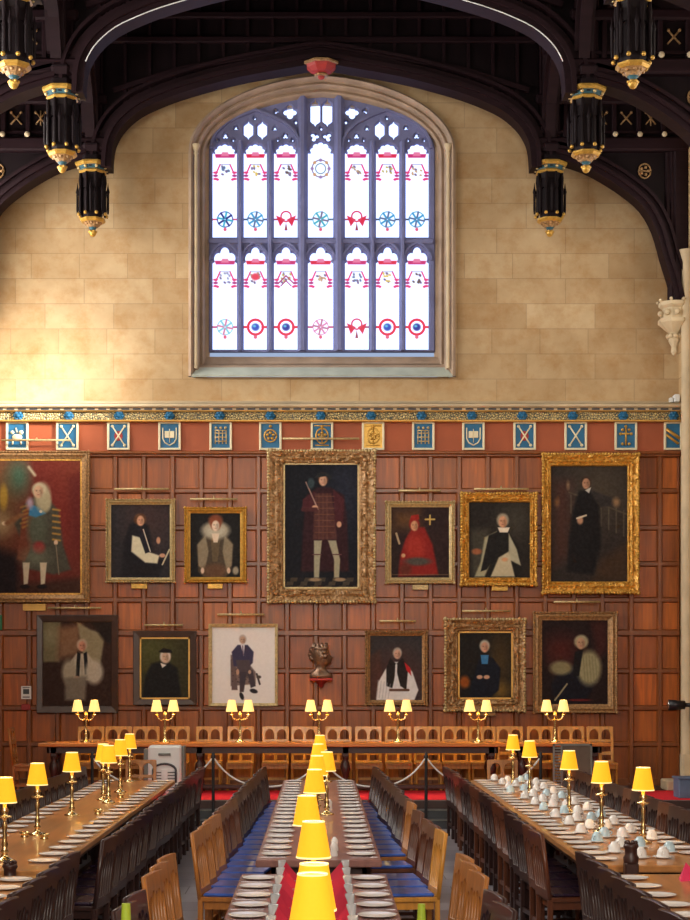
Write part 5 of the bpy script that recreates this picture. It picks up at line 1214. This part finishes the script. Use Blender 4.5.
for k in range(6):
    y = 11.85 - k * .46; far = '%s from its far end' % ORD[k]
    setting(RT[0] + .15, y, -1, 'near right table', 'on aisle edge of the nearest right table, ' + far, False)
    inst('napkin', 'napkin', mk_napkin, 'napkin_pink', (RT[0] + .52, y - .05, TZt), .3 + random.uniform(-.2, .2), 'bright pink pyramid napkin on the nearest right table, ' + far, 'pink folded napkins')
    if k < 3: setting(LT[1] - .15, y - .1, 1, 'near left table', 'on aisle edge of the nearest left table, ' + far, False)
# condiments: pots on the left table, white shakers on the centre table
for k, (x, y) in enumerate(((-2.62, 14.9), (-2.42, 14.75), (-2.3, 17.4), (-2.34, 19.7))):
    inst('salt_dish', 'salt dish', lambda: MB().lathe([(.035, 0), (.04, .006), (.03, .012), (.042, .03), (.045, .05), (.04, .05), (.03, .03), (0, .028)], 14, cap=False), 'brass', (x, y, TZt), 0, 'small brass salt dish on the left table, %s nearest' % ORD[k], 'salt dishes')
mk_shaker = lambda: MB().lathe([(.03, 0), (.033, .01), (.026, .05), (.03, .08), (.022, .1), (.008, .115)], 14)
for k, (x, y) in enumerate(((.11, 13.35), (.12, 13.75), (.1, 17.9))):
    inst('pepper_shaker', 'shaker', mk_shaker, 'china', (x, y, TZt), 0, 'white shaker on the centre table, %s nearest to the camera' % ORD[k], 'shakers')
# dark turned posts standing at the gaps between tables
for (px, py, Y, l) in ((10, 861, 12.2, 'dark carved wooden post at the near end of the left table'), (631, 841, 12.42, 'dark carved wooden post at the near end of the right table')):
    x, _, z = P(px, py, Y)
    pt = thing('newel_post', l, 'post', (x, Y, 0)); pm = MB().box(-.05, .05, -.05, .05, 0, z - .16, .008).lathe([(.055, z - .16), (.058, z - .12), (.046, z - .1), (.046, z - .06), (.058, z - .04), (.05, z - .02), (.02, z - .015)], 12)
    pm.build('shaft', M['table_dark'], pt); k_ = MB()
    for a in range(6): k_.sphere((.036 * math.cos(a), .036 * math.sin(a), z - .01), .016, n=6)
    k_.build('carved_cap', M['table_dark'], pt)

# ------------------------------------------------------------------ rope barrier, heater, screen, lime markers
posts = [(-3.2, 23.6), (-1.5, 23.6), (.02, 23.6), (1.49, 23.6), (3.1, 23.6)]
for k, (x, y) in enumerate(posts):
    t = thing('barrier_post', 'slim dark rope barrier post before the dais, %s' % ['behind the left table', 'left of the centre table', 'behind the centre lamps', 'right of the centre table', 'behind the right table'][k], 'barrier post', (x, y, 0), group='rope barrier posts')
    MB().lathe([(.14, 0), (.14, .012), (.03, .03), (.022, .05)], 18).build('base', M['black'], t)
    MB().lathe([(.022, .03), (.022, 1.04)], 12).build('pole', M['black'], t); MB().lathe([(.03, 1.02), (.034, 1.05), (.02, 1.07), (.024, 1.09), (.006, 1.115)], 12).build('cap', M['black'], t)
for k in range(4):
    (xa, ya), (xb, yb) = posts[k], posts[k + 1]; pts = []
    for i in range(21):
        f_ = i / 20; s = math.cosh((f_ - .5) * 5); s = (s - 1) / (math.cosh(2.5) - 1); pts.append((xa + (xb - xa) * f_, ya + (yb - ya) * f_, 1.04 - (.42) * (1 - s)))
    tag(MB().tube(pts, .013, 6).build('barrier_rope', M['rope']), 'white rope sagging between barrier posts, %s span from the left' % ORD[k], 'rope', 'barrier ropes')
x0 = (149 - CX) * 25.3 / F; x1 = (182 - CX) * 25.3 / F
t = thing('cabinet_heater', 'white cabinet heater with arched grille under the high table', 'heater', ((x0 + x1) / 2, 25.3, dz + .012)); w = (x1 - x0) / 2
MB().box(-w, w, -.16, .16, .03, .77, .03).build('body', M['white'], t)
MB().tube([(-.09, -.165, .64), (.09, -.165, .64)], .02, 10).build('handle_slot', M['grey'], t)
g = MB(); 
ar = [(-.17, 0.05), (-.17, .38)] + [(.17 * math.cos(a), .40 + .1 * math.sin(a)) for a in [PI - PI * k / 10 for k in range(11)]] + [(.17, .38), (.17, .05)]
g.tube([(a, -.17, c) for a, c in ar], .018, 6)
for k in range(7): zz = .1 + .045 * k; g.tube([(-.16, -.165, zz), (.16, -.165, zz)], .007, 6)
gr = g.build('arched_grille', M['greydark'], t)
MB().box(-.05, .05, -.172, -.16, .1, .42, .004).build('glow_panel', M['white'], t)
MB().box(-w - .07, -w, -.1, .14, .0, .72, .01).build('side_panel', M['grey'], t); MB().box(w, w + .05, -.1, .14, 0, .76, .01).build('side_panel', M['grey'], t)
x0 = (553 - CX) * 25.4 / F; x1 = (592 - CX) * 25.4 / F
t = thing('folding_screen', 'grey slatted metal screen standing before the side table', 'screen', ((x0 + x1) / 2, 25.4, dz + .012)); w = (x1 - x0) / 2
b = MB().box(-w, -w + .025, -.02, .02, 0, .79).box(w - .025, w, -.02, .02, 0, .79).box(-w, w, -.02, .02, .76, .79).box(-w, w, -.02, .02, .02, .05).box(-w + .12, -w + .14, -.02, .02, 0, .79); b.build('frame', M['grey'], t)
b = MB()
for k in range(15): zz = .08 + k * .045; b.box(-w + .03, -w + .12, -.012, .012, zz, zz + .022)
b.build('slats', M['grey'], t); MB().box(-w + .14, w - .03, -.005, .005, .05, .76).build('panel', plain('screen_panel', (96, 84, 70), .6), t)
for k, px in enumerate((126, 421.5)):
    t = thing('marker_post', 'lime green tapered marker post in the %s aisle' % ('left' if k == 0 else 'right'), 'marker post', ((px - CX) * (10.05, 8.6)[k == 0] / F, (10.05, 8.6)[k == 0], 0)); hm = (.82, 1.02)[k == 0]
    MB().lathe([(.05, 0), (.05, .015), (.02, .02)], 16).build('base', M['black'], t); MB().lathe([(.045, .02), (.034, hm * .72), (.022, hm)], 16).build('sleeve', M['lime'], t)

sb = bpy.data.lights.new('sunbeam', 'SPOT'); sb.energy = 24000; sb.color = (1, .96, .88); sb.spot_size = math.radians(15); sb.spot_blend = 1.0; sb.shadow_soft_size = .5
so = bpy.data.objects.new('sunbeam', sb); so.location = (5.2, 22.1, 9.0); C.objects.link(so)
so.rotation_euler = (Vector((-5.55, 28, 6.9)) - so.location).to_track_quat('-Z', 'Y').to_euler()
# ------------------------------------------------------------------ camera, world, exposure
cam = bpy.data.cameras.new('camera'); co = bpy.data.objects.new('camera', cam); C.objects.link(co)
co.location = (0, 0, CZ); co.rotation_euler = (PI / 2, 0, 0)
cam.sensor_fit = 'HORIZONTAL'; cam.sensor_width = 36; cam.lens = F * 36 / 690
cam.shift_x = 25 / 690; cam.shift_y = 215 / 690; cam.clip_end = 200
sc = bpy.context.scene; sc.camera = co
w = bpy.data.worlds.new('World'); sc.world = w; w.use_nodes = True
w.node_tree.nodes['Background'].inputs[0].default_value = (.55, .7, 1, 1); w.node_tree.nodes['Background'].inputs[1].default_value = .6
sc.view_settings.view_transform = 'Standard'; sc.view_settings.look = 'None'; sc.view_settings.gamma = 1; sc.view_settings.use_curve_mapping = False
sc.view_settings.exposure = .12
